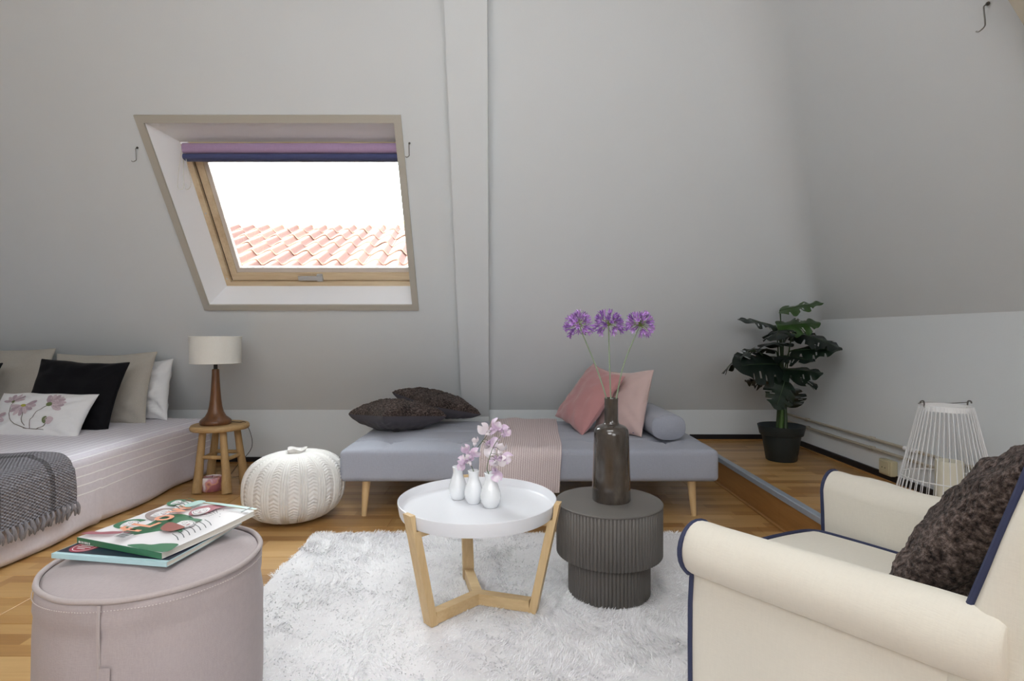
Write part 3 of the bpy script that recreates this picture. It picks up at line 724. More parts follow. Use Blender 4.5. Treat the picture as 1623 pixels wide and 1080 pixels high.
mb.build('cover_top', otto_m, ot, smooth=180)
otp_m = fabric('mauve_piping', 'b5aaa8', 420, var=.08)
pts = [((ORR - .002 + .003 * noise.noise((math.cos(a) * 3, math.sin(a) * 3, 0))) * math.cos(a), (ORR - .002 + .003 * noise.noise((math.cos(a) * 3, math.sin(a) * 3, 0))) * math.sin(a), OH - .004 + .004 * noise.noise((math.cos(a) * 2, math.sin(a) * 2, 5))) for a in [2 * PI * i / 96 for i in range(96)]]
MB().tube(pts, .0062, 7, closed=True).build('piping', otp_m, ot, smooth=180)
sa = math.atan2(-.205, .105)
sa = R(-83)
MB().tube([((ORR + .005) * otw(sa, z) * math.cos(sa), (ORR + .005) * otw(sa, z) * math.sin(sa), z) for z in [i * .02 for i in range(int(OH / .02))] + [OH - .01]], .0035, 6).build('side_seam', otp_m, ot)
mb = MB(); mb.grid(lambda u, v: ((ORR + .0105) * math.cos(sa + .012 + .085 * u), (ORR + .0105) * math.sin(sa + .012 + .085 * u), .02 + .275 * v), 4, 6); mb.build('zip_flap', otto_m, ot)
stitch_m = plain('pale_stitching', 'c9c0bd', .9)
mb = MB()
for i in range(120):
    a = R(-90 - 75 + i * 1.5)
    mb.tube([((ORR + .0045) * otw(a, OH - .022) * math.cos(a + d), (ORR + .0045) * otw(a, OH - .022) * math.sin(a + d), OH - .022) for d in (0, .012)], .0011, 4)
tag_o = mb.build('stitching', stitch_m, ot, kind='stuff')

def mag(name, label, loc, ang, w, h, th, cover_m, spine_m, tilt=(0, 0)):
    """x: away from the spine, y: towards the head of the cover"""
    g = thing(name, label, 'magazine', loc, 0, 'magazines on the ottoman')
    g.rotation_euler = (R(tilt[0]), R(tilt[1]), ang)
    page_m = plain('magazine_pages', 'dedad0', .7, var=.08, scale=400)
    mb = MB(); n = 16
    bend = lambda x: .010 * ((x + w / 2) / w) ** 2
    def slab(z0, z1, x0, x1, y0, y1):
        b = MB(); vs = []
        for i in range(n + 1):
            x = x0 + (x1 - x0) * i / n
            for y_ in (y0, y1):
                for z in (z0, z1): vs.append((x, y_, z + bend(x)))
        fs = []
        for i in range(n):
            a = i * 4; c = a + 4
            fs += [(a, a + 2, c + 2, c), (a + 1, c + 1, c + 3, a + 3), (a, c, c + 1, a + 1), (a + 2, a + 3, c + 3, c + 2)]
        fs += [(0, 1, 3, 2), (n * 4, n * 4 + 2, n * 4 + 3, n * 4 + 1)]
        return b.add(vs, fs)
    slab(.0008, th - .0008, -w / 2 + .001, w / 2 - .002, -h / 2 + .001, h / 2 - .001).build('pages', page_m, g, smooth=0)
    slab(th - .0008, th, -w / 2, w / 2, -h / 2, h / 2).build('front_cover', cover_m, g, smooth=0)
    slab(0, .0008, -w / 2, w / 2, -h / 2, h / 2).build('back_cover', cover_m, g, smooth=0)
    MB().box((-w / 2 - .0004, 0, th / 2), (.0006, h / 2, th / 2)).build('spine', spine_m, g, smooth=0)
    return g, (lambda x, y, k: (x, y, th + bend(x) + .0004 + k * .00012))
gloss = lambda n, c: plain(n, c, .32, var=.05)
ink = {'white': gloss('ink_white', 'ece9ea'), 'green': gloss('ink_green', '3f7a58'), 'rose': gloss('ink_rose', 'a9646f'), 'taupe': gloss('ink_taupe', 'a3938f'), 'brick': gloss('ink_brick', '99584f'),
       'salmon': gloss('ink_salmon', 'f0a583'), 'dark': gloss('ink_dark', '2a3238'), 'mint': gloss('ink_mint', 'b5d6cf'), 'sky': gloss('ink_sky', 'bcdde2'), 'navy': gloss('ink_navy', '232b3c'), 'red': gloss('ink_red', 'a8364a')}
ztop = .022 + OH + .022
m1, c1 = mag('magazine', 'lower magazine with dark cover, pale blue spine and red round stamp', (-.895, 1.415, ztop - .002), R(-9.5), 0, 0, 0, None, None) if False else mag('magazine', 'lower magazine with dark cover, pale blue spine and red round stamp', (-.902, 1.395, ztop + .001), R(80.5), .262, .305, .011, ink['sky'], ink['sky'])
class Ink:
    def __init__(s, g, f): s.g, s.f, s.k = g, f, 0
    def poly(s, c, pts, name='cover_print'):
        s.k += 1; c_ = (sum(p[0] for p in pts) / len(pts), sum(p[1] for p in pts) / len(pts))
        if len(pts) > 60: return
        bm = bmesh.new(); bm.faces.new([bm.verts.new((x, y, 0)) for x, y in pts])
        for q_ in range(-13, 14):
            if min(p[0] for p in pts) < q_ * .0105 < max(p[0] for p in pts): bmesh.ops.bisect_plane(bm, geom=bm.verts[:] + bm.edges[:] + bm.faces[:], plane_co=(q_ * .0105, 0, 0), plane_no=(1, 0, 0))
        bmesh.ops.triangulate(bm, faces=bm.faces[:])
        bmesh.ops.recalc_face_normals(bm, faces=bm.faces[:])
        if sum(f.normal.z for f in bm.faces) < 0: bmesh.ops.reverse_faces(bm, faces=bm.faces[:])
        for v in bm.verts: v.co = s.f(v.co.x, v.co.y, s.k)
        o_ = len(s.mb(c).v); s.mb(c).v += [tuple(v.co) for v in bm.verts]; s.mb(c).f += [tuple(v.index + o_ for v in f.verts) for f in (bm.verts.index_update() or bm.faces)]; bm.free()
    def mb(s, c):
        s.d = getattr(s, 'd', {}); s.d.setdefault(c, MB()); return s.d[c]
    def blob(s, c, pts, n=4):
        P = [Vector((x, y, 0)) for x, y in pts]; m = len(P); out = []
        for i in range(m):
            a, b, cc, d = P[i - 1], P[i], P[(i + 1) % m], P[(i + 2) % m]
            for q_ in range(n):
                t_ = q_ / n; v = .5 * (2 * b + (cc - a) * t_ + (2 * a - 5 * b + 4 * cc - d) * t_ * t_ + (3 * b - a - 3 * cc + d) * t_ ** 3); out.append((v.x, v.y))
        s.poly(c, out)
    def oval(s, c, x, y, rx, ry, a=0, n=20):
        ca, sn = math.cos(R(a)), math.sin(R(a)); s.poly(c, [(x + rx * math.cos(2 * PI * i / n) * ca - ry * math.sin(2 * PI * i / n) * sn, y + rx * math.cos(2 * PI * i / n) * sn + ry * math.sin(2 * PI * i / n) * ca) for i in range(n)])
    def stroke(s, c, pts, w=.0009):
        P = smooth_path([(x, y, 0) for x, y in pts], 5); L_, R_ = [], []
        for i, p in enumerate(P):
            d = (P[min(i + 1, len(P) - 1)] - P[max(i - 1, 0)]).normalized(); L_.append((p.x - d.y * w, p.y + d.x * w)); R_.append((p.x + d.y * w, p.y - d.x * w))
        s.k += 1; mb_ = s.mb(c); o_ = len(mb_.v); n = len(P)
        mb_.v += [s.f(x, y, s.k) for x, y in L_] + [s.f(x, y, s.k) for x, y in R_]; mb_.f += [(o_ + i, o_ + n + i, o_ + n + i + 1, o_ + i + 1) for i in range(n - 1)]
    def done(s, name='cover_print'):
        for c, b_ in s.d.items(): b_.build(name, ink[c], s.g, smooth=0, kind='stuff')
def word(txt, mat, parent, M, size, name='lettering', extrude=0):
    cu = bpy.data.curves.new(name, 'FONT'); cu.body = txt; cu.size = size; cu.align_x = 'CENTER'; cu.align_y = 'CENTER'; cu.offset = size * .018; cu.resolution_u = 3
    ob = bpy.data.objects.new(name, cu); C.objects.link(ob); dg = bpy.context.evaluated_depsgraph_get(); me = bpy.data.meshes.new_from_object(ob.evaluated_get(dg)); me.name = name
    bpy.data.objects.remove(ob); bpy.data.curves.remove(cu); me.materials.clear(); me.materials.append(mat)
    o = link(name, me, parent); o.matrix_basis = M; return o
ik = Ink(m1, c1)
ik.poly('navy', [(-.122, -.15), (.122, -.15), (.122, .15), (-.122, .15)])
ik.oval('red', -.085, .108, .033, .033); ik.oval('white', -.085, .108, .0275, .0275); ik.oval('red', -.085, .108, .0255, .0255)
for yy, ww in ((.013, .012), (.004, .018), (-.005, .018), (-.014, .011)): ik.poly('white', [(-.085 - .0018 + yy * 1, .108 - ww), (-.085 + .0018 + yy, .108 - ww), (-.085 + .0018 + yy, .108 + ww), (-.085 - .0018 + yy, .108 + ww)])
ik.done()
# top magazine: x away from spine, y to the head; the cover shows drawn faces among hair shapes and the title
m2, c2 = mag('magazine', 'upper magazine with green spine and drawn faces on a white cover', (-.880, 1.428, ztop + .0165), R(70), .270, .285, .014, ink['white'], ink['green'], (0, -1.0))
ik = Ink(m2, lambda x, y, k: c2(x * .955, y * .945, k))
def woman(c, x, y, r, a, hair, lip='rose'):
    ca, sn = math.cos(R(a)), math.sin(R(a)); T = lambda p: (x + r * (p[0] * ca - p[1] * sn), y + r * (p[0] * sn + p[1] * ca))
    ik.blob(c, [T(p) for p in hair]); ik.blob('white', [T((p[0] * 1.2, p[1] * 1.15)) for p in ((-.55, .3), (-.2, .62), (.3, .55), (.55, .1), (.4, -.45), (0, -.75), (-.4, -.45))])
    ik.blob(c, [T(p) for p in ((-.7, .2), (-.5, .75), (.1, .9), (.62, .6), (.35, .55), (-.1, .52), (-.45, .35))])
    for sx in (-.28, .25): ik.stroke('dark', [T((sx - .13, .02)), T((sx, -.05)), T((sx + .13, .02))], .0007); ik.stroke('dark', [T((sx - .14, .2)), T((sx, .26)), T((sx + .14, .2))], .0006)
    ik.stroke('dark', [T((.0, .05)), T((-.06, -.2)), T((.05, -.22))], .0006); ik.oval(lip, *T((0, -.42)), r * .15, r * .07, a)
    ik.stroke('dark', [T((.48, .0)), T((.4, -.45)), T((0, -.76)), T((-.4, -.45)), T((-.52, 0))], .0007)
W1 = [(-.9, -.5), (-1.0, .4), (-.5, 1.0), (.3, 1.1), (.9, .7), (1.1, -.1), (1.4, -.8), (.8, -.7), (.5, -.9), (-.4, -.9)]
W2 = [(-1.0, -.9), (-.9, .3), (-.4, 1.05), (.5, 1.0), (1.0, .2), (.9, -.7), (.5, -.5), (-.6, -.6)]
W3 = [(-.8, -.2), (-.6, .8), (.1, 1.1), (1.0, .9), (2.2, .5), (2.3, .1), (1.2, .0), (.6, -.6), (-.5, -.7)]
# green ground round the title
ik.blob('green', [(-.06, .0), (-.09, .03), (-.095, .06), (-.06, .078), (-.02, .06), (.02, .07), (.06, .05), (.055, -.01), (.03, -.045), (-.02, -.035)])
ik.blob('green', [(-.139, -.149), (-.139, -.03), (-.12, -.05), (-.115, -.08), (-.1, -.1), (-.09, -.135), (-.1, -.149)])
woman('green', -.035, .112, .034, 8, W2); woman('taupe', .045, .095, .04, -10, W2); woman('green', .118, .128, .024, 0, W2)
woman('green', .0, -.045, .041, 6, W2); woman('rose', .085, -.01, .036, -50, W3)
ik.blob('rose', [(-.135, .145), (-.12, .09), (-.1, .05), (-.085, .03), (-.095, .08), (-.11, .11), (-.115, .14)])
ik.blob('brick', [(-.005, .0), (-.045, -.02), (-.05, -.06), (-.02, -.075), (-.01, -.05)])
for i in range(7): ik.stroke('dark', [(-.085 + i * .016, -.135), (-.07 + i * .016, -.11), (-.06 + i * .016, -.082)], .0011)
for i in range(6): ik.stroke('green' if i % 2 else 'dark', [(.075 + i * .011, .06), (.085 + i * .011, .085), (.088 + i * .011, .11)], .0013)
ik.blob('mint', [(.128, -.149), (.139, -.149), (.139, .0), (.128, .02)]); ik.blob('mint', [(.09, .045), (.135, .03), (.138, .06), (.1, .07)])
for i in range(5): ik.stroke('dark', [(.055 + .006 * i, -.08), (.05 + .01 * i, -.065), (.048 + .013 * i, -.05)], .0007)
for x, y in ((.085, -.06), (.1, -.08), (.075, -.095), (.11, -.055), (.06, -.11)): ik.oval('dark', x, y, .0016, .0016)
ik.poly('dark', [(.1, -.147), (.139, -.147), (.139, -.141), (.1, -.141)])
ik.poly('white', [(-.128, .0), (-.1, .0), (-.1, .042), (-.128, .042)])
for i in range(9): ik.stroke('dark', [(-.126 + .003 * i, .004), (-.126 + .003 * i, .036)], .0004 + .0003 * (i % 3))
ik.done()
for i, ch in enumerate('fLow'):
    x, y = [(-.072, .045), (-.034, .042), (.012, .046), (.068, .058)][i]; p = c2(x, y, 60)
    word(ch, ink['salmon'], m2, Matrix.Translation(p) @ Matrix.Rotation(R([4, 2, 6, 14][i]), 4, 'Z') @ Matrix.Scale(1.15, 4, (0, 1, 0)), [.085, .078, .082, .082][i], 'title_letter')
mb = MB()
for i, wd in enumerate((.004, .002, .003, .002, .004, .002, .003)): mb.box((-.1418, .125 - i * .006, .007), (.0003, wd / 2, .0025))
mb.build('spine_print', ink['white'], m2, smooth=0, kind='stuff')
# ------------------------------------------------------------------ rug
RX0, RX1, RY0, RY1 = -.97, 1.05, .55, 2.728
rug = thing('shag_rug', 'large white shaggy rug under the two round tables and the armchair', 'rug', ((RX0 + RX1) / 2, (RY0 + RY1) / 2, 0))
rug_m = plain('rug_backing', 'eeeced', .95)
rx, ry = rug.location.x, rug.location.y
MB().soft((0, 0, .009), ((RX1 - RX0) / 2 - .006, (RY1 - RY0) / 2 - .006, .008), .007, 4, 2).build('backing', rug_m, rug)
t = NT('white_pile'); ui = t.new('ShaderNodeUVMap').outputs[0]; su = t.new('ShaderNodeSeparateXYZ'); t.l.new(ui, su.inputs[0])
t.col(t.mix(su.outputs[0], lin('ebe9ec'), lin('ffffff'))); t.rough(.8); t.b.inputs['Sheen Weight'].default_value = .2; pile_m = t.m
def pile():
    rg = np.random.default_rng(3); n = 150000
    X = rg.uniform(RX0, RX1, n); Y = RY0 + (RY1 - RY0) * rg.uniform(0, 1, n) ** .85
    keep = (((X - .374) ** 2 + (Y - 2.11) ** 2) > .150 ** 2) & (((X - OC[0]) ** 2 + (Y - OC[1]) ** 2) > .21 ** 2) & (Y > 1.0)
    X, Y = X[keep], Y[keep]; n = len(X)
    def field(s):
        f = np.zeros(n); g = np.random.default_rng(s)
        for sc in (3, 7, 13, 24, 40, 60):
            for _ in range(4):
                a = g.uniform(0, 6.28); f += np.sin((X * np.cos(a) + Y * np.sin(a)) * sc * 1.7 + g.uniform(0, 6.28)) / sc ** .35
        return f
    ang = field(1) * 1.1 + rg.normal(0, .5, n); lean = np.clip(.85 + .16 * field(2) + rg.normal(0, .22, n), .2, 1.35)
    L = rg.uniform(.019, .029, n) * (1 + .06 * field(4)); z0 = np.full(n, .013)
    dx, dy = np.cos(ang), np.sin(ang); wa = rg.uniform(0, 6.28, n); wx_, wy_ = np.cos(wa), np.sin(wa); wd = rg.uniform(.0011, .002, n)
    V = np.empty((n, 5, 3), np.float32)
    def P(tt, k):
        l2 = lean * (.6 + .8 * tt); h = L * tt
        return np.stack([X + dx * h * np.sin(l2) - rx, Y + dy * h * np.sin(l2) - ry, z0 + h * np.cos(np.clip(l2, 0, 1.35)) * .75], 1), np.stack([wx_, wy_, 0 * wx_], 1) * wd[:, None]
    for i, tt in enumerate((0, .55)):
        p, w = P(tt, 0); V[:, 2 * i] = p - w; V[:, 2 * i + 1] = p + w
    V[:, 4] = P(1, 0)[0]
    me = bpy.data.meshes.new('pile'); me.vertices.add(n * 5); me.vertices.foreach_set('co', V.ravel())
    b = np.arange(n, dtype=np.int32)[:, None] * 5
    loops = np.concatenate([b + np.array([0, 1, 3, 2]), b + np.array([2, 3, 4])], 1).astype(np.int32).ravel()
    me.loops.add(n * 7); me.loops.foreach_set('vertex_index', loops)
    ls = (np.arange(n, dtype=np.int32)[:, None] * 7 + np.array([0, 4])).astype(np.int32).ravel()
    me.polygons.add(n * 2); me.polygons.foreach_set('loop_start', ls)
    me.polygons.foreach_set('use_smooth', np.ones(n * 2, bool))
    me.update(calc_edges=True)
    u = np.repeat(np.clip(.55 + .1 * field(5) + rg.normal(0, .22, n), 0, 1), 7); uv = np.stack([u, u], 1).astype(np.float32)
    me.uv_layers.new(name='UVMap').data.foreach_set('uv', uv.ravel()); me.materials.append(pile_m)
    return link('pile', me, rug, kind='stuff')
pile()
RZ = .02

# ------------------------------------------------------------------ white tray table
ash_m = wood('pale_ash', 'c4a273', 'e0c597', 2, 12, .5); ash_h = wood('pale_ash_bar', 'c4a273', 'e0c597', 0, 12, .5)
lac_m = plain('white_lacquer', 'e9eaee', .3, var=.01)
wt = thing('tray_table', 'round white tray table on three pale wooden legs', 'table', (-.122, 2.01, RZ))
wt.rotation_euler = (0, 0, 0)
zt = .402 - RZ
MB().lathe([(.0, zt - .048), (.27, zt - .048), (.277, zt - .046), (.280, zt - .04), (.2865, zt - .002), (.2865, zt + .001), (.2845, zt + .002), (.2825, zt), (.276, zt - .024), (.272, zt - .028), (.262, zt - .030), (0, zt - .030)], 96, cap0=False, cap1=False).build('tray', lac_m, wt, smooth=40)
for ang in (225, 103.5, 343):
    e = Vector((math.cos(R(ang)), math.sin(R(ang)), 0)); s = Vector((-e.y, e.x, 0)); up = Vector((0, 0, 1))
    rr = lambda z: .208 + (.297 - .208) * z / (zt + .006)
    def pt(z, o, k_): return e * (rr(z) + o) + s * k_ + up * z
    hw = .0215; zt2 = zt + .008; zn = zt - .048
    prof = [(0, -.013), (0, .015), (zt2, .010), (zt2, -.0035), (zn - .0005, None), (zn - .0005, -.017)]
    pts = []
    for z, o in prof:
        if o is None: pts.append((z, .2815 + .0015 - rr(z)))
        else: pts.append((z, o))
    # outer tongue stays outside the tray's rim
    pts[3] = (zt2, .2885 - rr(zt2)); 
    poly = [pt(z, o, -hw) for z, o in pts]
    MB().prism(poly, s * 2 * hw).build('leg', ash_m, wt, smooth=0)
    M = Matrix.Rotation(R(ang), 4, 'Z')
    MB().box((.104, 0, .021), (.094, .0175, .020), M).build('foot_rail', ash_h, wt, smooth=0)
    MB().box((.15, 0, zn - .012), (.125, .0155, .0115), M).build('top_rail', ash_h, wt, smooth=0)
hub = MB().prism([(.02 * math.cos(R(a)), .02 * math.sin(R(a)), .001) for a in (45, 165, 285)], (0, 0, .0399)); hub.build('rail_joint', ash_h, wt, smooth=0)

# three small vases with sweet peas
porc_m = plain('white_porcelain', 'eef0f2', .12, var=.01, coat=.5)
zf = .402 - .030 + .0005
VS = [(-.202, 2.095, 1.0, .0345, 'white mini vase at the back of the trio with the tallest neck showing'), (-.139, 2.045, .98, .0345, 'white mini vase in the middle of the trio on the tray'), (-.074, 2.00, 1.0, .038, 'white mini vase nearest the middle of the tray, holding the arching sprig')]
vase_o = []
for x, y, k_, r, lab in VS:
    g = thing('mini_vase', lab, 'vase', (x, y, zf), random.uniform(0, 6), 'trio of white mini vases')
    prof = [(0, .001), (r * .62, 0), (r * .72, .003), (r * .93, .02), (r, .037), (r * .93, .055), (r * .74, .076), (r * .59, .089), (r * .53, .101), (r * .55, .112), (r * .62, .1225), (r * .58, .1235), (r * .46, .106), (r * .4, .09), (0, .08)]
    MB().lathe([(a, b * k_) for a, b in prof], 32, cap0=False, cap1=False).build('body', porc_m, g, smooth=60); vase_o.append(g)
stem_m = plain('green_stem', '5c6b47', .6, var=.15, scale=60)
petal_m = NT('sweet_pea_petal'); v = petal_m.coord(); nz = petal_m.noise(v, 30, 3)
petal_m.col(petal_m.ramp(nz, [(.3, lin('ece2ec')), (.5, lin('dcc3dc')), (.7, lin('f3ebf1'))])); petal_m.rough(.6); petal_m.b.inputs['Subsurface Weight'].default_value = 0; petal_m = petal_m.m
petal_w = plain('pale_sweet_pea_petal', 'eee6ea', .6, var=.05, scale=50)
def blossom(size, seed):
    size *= 1.2
    rr = random.Random(seed); mb = MB()
    def pet(w, h, cup, tilt, side, off):
        def fn(u, v):
            a = (u - .5) * 2; rad = v
            x = w * a * math.sin(PI * min(1, .12 + .80 * rad)) ** .8; y = h * rad
            z = cup * (a * a) * rad + .12 * size * math.sin(a * 5 + seed) * rad * rad * rr.uniform(.99, 1)
            p = Vector((x, y, z)); p = Matrix.Rotation(tilt, 3, 'X') @ p
            return Matrix.Rotation(side, 3, 'Z') @ p + off
        mb.grid(fn, 6, 5)
    pet(.52 * size, .95 * size, -.35 * size, R(25), 0, Vector((0, 0, 0)))
    pet(.28 * size, .62 * size, .3 * size, R(65), R(24), Vector((.03 * size, 0, .04 * size))); pet(.28 * size, .62 * size, .3 * size, R(65), R(-24), Vector((-.03 * size, 0, .04 * size)))
    pet(.14 * size, .45 * size, .25 * size, R(95), 0, Vector((0, 0, .05 * size)))
    return mb
def sprig(label, path, bl, seed):
    p0 = Vector(path[0]); g = thing('sweet_pea', label, 'flower', p0, 0, 'sweet pea sprigs in the mini vases')
    pp = smooth_path([Vector(p) - p0 for p in path], 6); n_ = len(pp)
    MB().tube(pp, [.0018 - .0009 * i / n_ for i in range(n_)], 6).build('stem', stem_m, g)
    for i, (q, a, sz, tw) in enumerate(bl):
        q = Vector(q) - p0; j = min(range(n_), key=lambda k: (pp[k] - q).length); b0 = pp[j]
        MB().tube(smooth_path([b0, b0.lerp(q, .5) + Vector((0, 0, .006)), q], 4), .0009, 5).build('flower_stalk', stem_m, g)
        d = Vector((math.cos(R(a)), -.35, math.sin(R(a)))).normalized(); z = Vector((math.sin(tw), -1, .3)).normalized(); x = d.cross(z).normalized(); z = x.cross(d)
        M = Matrix((x, d, z)).transposed().to_4x4(); M.translation = q
        o_ = blossom(sz, seed * 7 + i).build('blossom', petal_m if (i + seed) % 3 else petal_w, g, smooth=180); o_.matrix_basis = M
P3 = lambda px_, py_, Y: at(px_, py_, Y)
sprig('short sweet pea sprig leaning from the middle mini vase over the back one', [P3(752, 775, 2.045), P3(751, 750, 2.045), P3(746, 737, 2.04), P3(741, 734, 2.04), P3(736, 733, 2.04)],
      [(P3(733, 734, 2.04), 250, .026, .3), (P3(738, 731, 2.03), 165, .028, .2), (P3(744, 731, 2.03), 118, .030, -.3), (P3(748, 722, 2.03), 40, .034, .6), (P3(741, 717, 2.05), 118, .030, .1), (P3(752, 702, 2.05), 75, .022, .3)], 1)
sprig('tall arching sweet pea sprig in the vase nearest the middle of the tray', [P3(776, 775, 2.0), P3(775, 754, 2.0), P3(772, 742, 2.0), P3(777, 722, 2.0), P3(784, 705, 2.0), P3(795, 690, 2.0), P3(801, 688, 2.0)],
      [(P3(783, 747, 1.99), 300, .036, .2), (P3(788, 733, 1.98), 20, .034, .5), (P3(795, 727, 1.98), 8, .036, -.2), (P3(784, 726, 2.02), 250, .028, .4), (P3(792, 714, 2.02), 60, .03, .4), (P3(801, 690, 2.0), 55, .026, -.4), (P3(797, 682, 2.01), 15, .024, .2)], 2)
sprig('sweet pea sprig rising behind the other two from the back mini vase', [P3(728, 775, 2.085), P3(730, 747, 2.085), P3(745, 725, 2.085), P3(762, 703, 2.085), P3(775, 687, 2.085), P3(782, 680, 2.085)],
      [(P3(771, 686, 2.085), 128, .040, .3), (P3(784, 681, 2.08), 65, .040, -.2), (P3(776, 703, 2.08), 10, .036, .4), (P3(772, 708, 2.08), 300, .038, .1), (P3(794, 682, 2.09), 20, .03, .4)], 3)

# ------------------------------------------------------------------ ribbed grey side table and its vase
rib_m = plain('warm_grey_lacquer', '66625e', .5, var=.03)
sd = thing('ribbed_side_table', 'dark grey ribbed drum side table with a narrower ribbed foot', 'table', (.374, 2.11, RZ))
def reeded(r, z0, z1, n, amp):
    mb = MB(); m = n * 6
    mod = lambda a, i: 1 + amp / r * (abs(math.sin(a * n / 2)) ** .8 - 1)
    mb.lathe([(r - .004, z0), (r, z0 + .003), (r, z1 - .003), (r - .003, z1)], m, mod=mod); return mb
reeded(.155, 0, .15, 68, .0055).build('ribbed_foot', rib_m, sd, smooth=60)
reeded(.2005, .148, .336, 90, .0055).build('ribbed_drum', rib_m, sd, smooth=60)
MB().lathe([(.197, .334), (.2012, .336), (.2015, .340), (.2, .3415), (.195, .342)], 96).build('table_top', rib_m, sd, smooth=40)
t = NT('dark_glazed_ceramic'); v = t.coord(); sp = t.new('ShaderNodeSeparateXYZ'); t.l.new(v, sp.inputs[0])
n1 = t.noise(t.mapping(v, (1, 1, .35)), 22, 5, .6); n2 = t.noise(v, 5, 3)
t.col(t.ramp(t.math('ADD', t.math('MULTIPLY', n1, .6), t.math('MULTIPLY', n2, .4)), [(.35, lin('2a2522')), (.55, lin('4d453e')), (.72, lin('70675c'))])); t.rough(.16); t.b.inputs['Coat Weight'].default_value = .6; t.bump(n1, .08, .002)
bv = thing('bottle_vase', 'dark glazed bottle vase holding three purple flowers on the ribbed table', 'vase', (.385, 2.12, .3625))
prof = [(0, .001), (.0715, 0), (.0735, .004), (.0725, .06), (.070, .14), (.0675, .22), (.066, .255), (.0635, .27), (.055, .281), (.042, .287), (.031, .291), (.0275, .297), (.0262, .31), (.0258, .36), (.0262, .384), (.0268, .388), (.0262, .390), (.021, .386), (.021, .30), (0, .29)]
MB().lathe(prof, 56, cap0=False, cap1=False).build('body', t.m, bv, smooth=60)
# agapanthus
aga_p = NT('agapanthus_petal'); v = aga_p.coord(); oi = aga_p.new('ShaderNodeObjectInfo').outputs['Random']
aga_p.col(aga_p.mix(oi, lin('7d50a0'), lin('c092d6'))); aga_p.rough(.55); aga_p = aga_p.m
ped_m = plain('umbel_green', '74863f', .6, var=.15, scale=60); aga_s = plain('pale_green_stem', '85947a', .5, var=.1, scale=30)
def floret_mesh():
    mb = MB()
    for i in range(6):
        M = Matrix.Rotation(2 * PI * i / 6, 3, 'Z'); pts = []
        for (r, z, w) in ((.0012, 0, .001), (.0026, .009, .0020), (.0062, .018, .0026), (.0115, .023, .0016), (.0125, .0235, .0003)):
            pts += [M @ Vector((r, -w, z)), M @ Vector((r, w, z))]
        mb.add(pts, [(2 * k, 2 * k + 2, 2 * k + 3, 2 * k + 1) for k in range(4)])
    return mb.mesh('floret', aga_p, 180)
fl_me = floret_mesh()
bud_me = MB().lathe([(.0008, 0), (.0022, .006), (.0027, .013), (.0018, .019), (.0003, .022)], 6).mesh('bud', aga_p, 180)
def agapanthus(label, path, seed, tilt):
    p0 = path[0]; g = thing('agapanthus', label, 'flower', p0, 0, 'purple globe flowers in the bottle vase'); rr = random.Random(seed)
    pp = smooth_path([p - p0 for p in path], 8); MB().tube(pp, .0026, 7).build('stem', aga_s, g); c = pp[-1]; ax = Vector((tilt, -.05, 1)).normalized()
    MB().lathe([(.002, -.006), (.005, -.002), (.0062, .003), (.003, .007)], 10, c=c).build('umbel_heart', ped_m, g)
    pm_ = MB(); k_ = 0
    N_ = 46
    for i in range(N_):
        y = 1 - 1.55 * (i + .5) / N_; a = i * 2.39996 + rr.uniform(-.25, .25); s = math.sqrt(max(0, 1 - y * y)); d = Vector((s * math.cos(a), s * math.sin(a), y))
        q_ = Vector((0, 0, 1)).rotation_difference(ax); d = q_ @ d
        L = rr.uniform(.029, .038) if y > -.3 else rr.uniform(.032, .045)
        e = c + d * L; mid = c + d * L * .55 + Vector((0, 0, .004)); pm_.tube([c, mid, e], .0007, 4, cap=False)
        o_ = link('floret' if rr.random() < .74 else 'flower_bud', fl_me if rr.random() < .76 else bud_me, g)
        dd = (d + Vector((0, 0, -.18 if y < 0 else .1)) + Vector((rr.uniform(-.25, .25), rr.uniform(-.25, .25), 0))).normalized()
        o_.name = 'floret' if o_.data is fl_me else 'flower_bud'
        M = Vector((0, 0, 1)).rotation_difference(dd).to_matrix().to_4x4() @ Matrix.Rotation(rr.uniform(0, 6), 4, 'Z') @ Matrix.Scale(rr.uniform(.9, 1.15), 4); M.translation = e; o_.matrix_basis = M
    pm_.build('flower_stalks', ped_m, g, kind='stuff')
agapanthus('purple globe flower on the stem bending towards the boxed rafter', [P3(967, 660, 2.125), P3(961, 631, 2.125), P3(944, 580, 2.12), P3(918, 517, 2.11)], 1, -.25)
agapanthus('purple globe flower on the upright middle stem', [P3(969, 660, 2.11), P3(968, 631, 2.11), P3(966, 575, 2.11), P3(964.5, 515, 2.11)], 2, -.08)
agapanthus('purple globe flower on the stem bending towards the potted plant', [P3(972, 660, 2.12), P3(977, 631, 2.12), P3(989, 577, 2.12), P3(1014, 516, 2.13)], 3, .3)

# ------------------------------------------------------------------ daybed
grey_m = fabric('light_grey_upholstery', 'a3a6b1', 360, var=.14, bump=.45)
db = thing('daybed', 'low grey upholstered daybed on pale tapered wooden legs', 'daybed', (.098, 3.47, 0))
DX, DY = 1.025, .50
tufts = [(-.78 + .39 * i, yy) for i in range(5) for yy in (-.26, .26)]
def dayfn(p):
    if p.z > .02:
        e = min(1, max(0, (DX - abs(p.x)) / .12)) * min(1, max(0, (DY - abs(p.y)) / .12))
        p.z += .014 * e
        for a, b in tufts:
            d2 = ((p.x - a) ** 2 + (p.y - b) ** 2); p.z -= .026 * math.exp(-d2 / .003)
            if abs(p.x - a) < .05 and p.y < b and b < 0: p.z -= .012 * math.exp(-((p.x - a) / .012) ** 2) * max(0, min(1, (b - p.y + .03) / .03)) * e
            if abs(p.y - b) < .1: p.z -= .006 * math.exp(-((p.y - b) / .014) ** 2) / 2
        p.z -= .013 * math.exp(-((p.y - .02) / .016) ** 2)
    return p
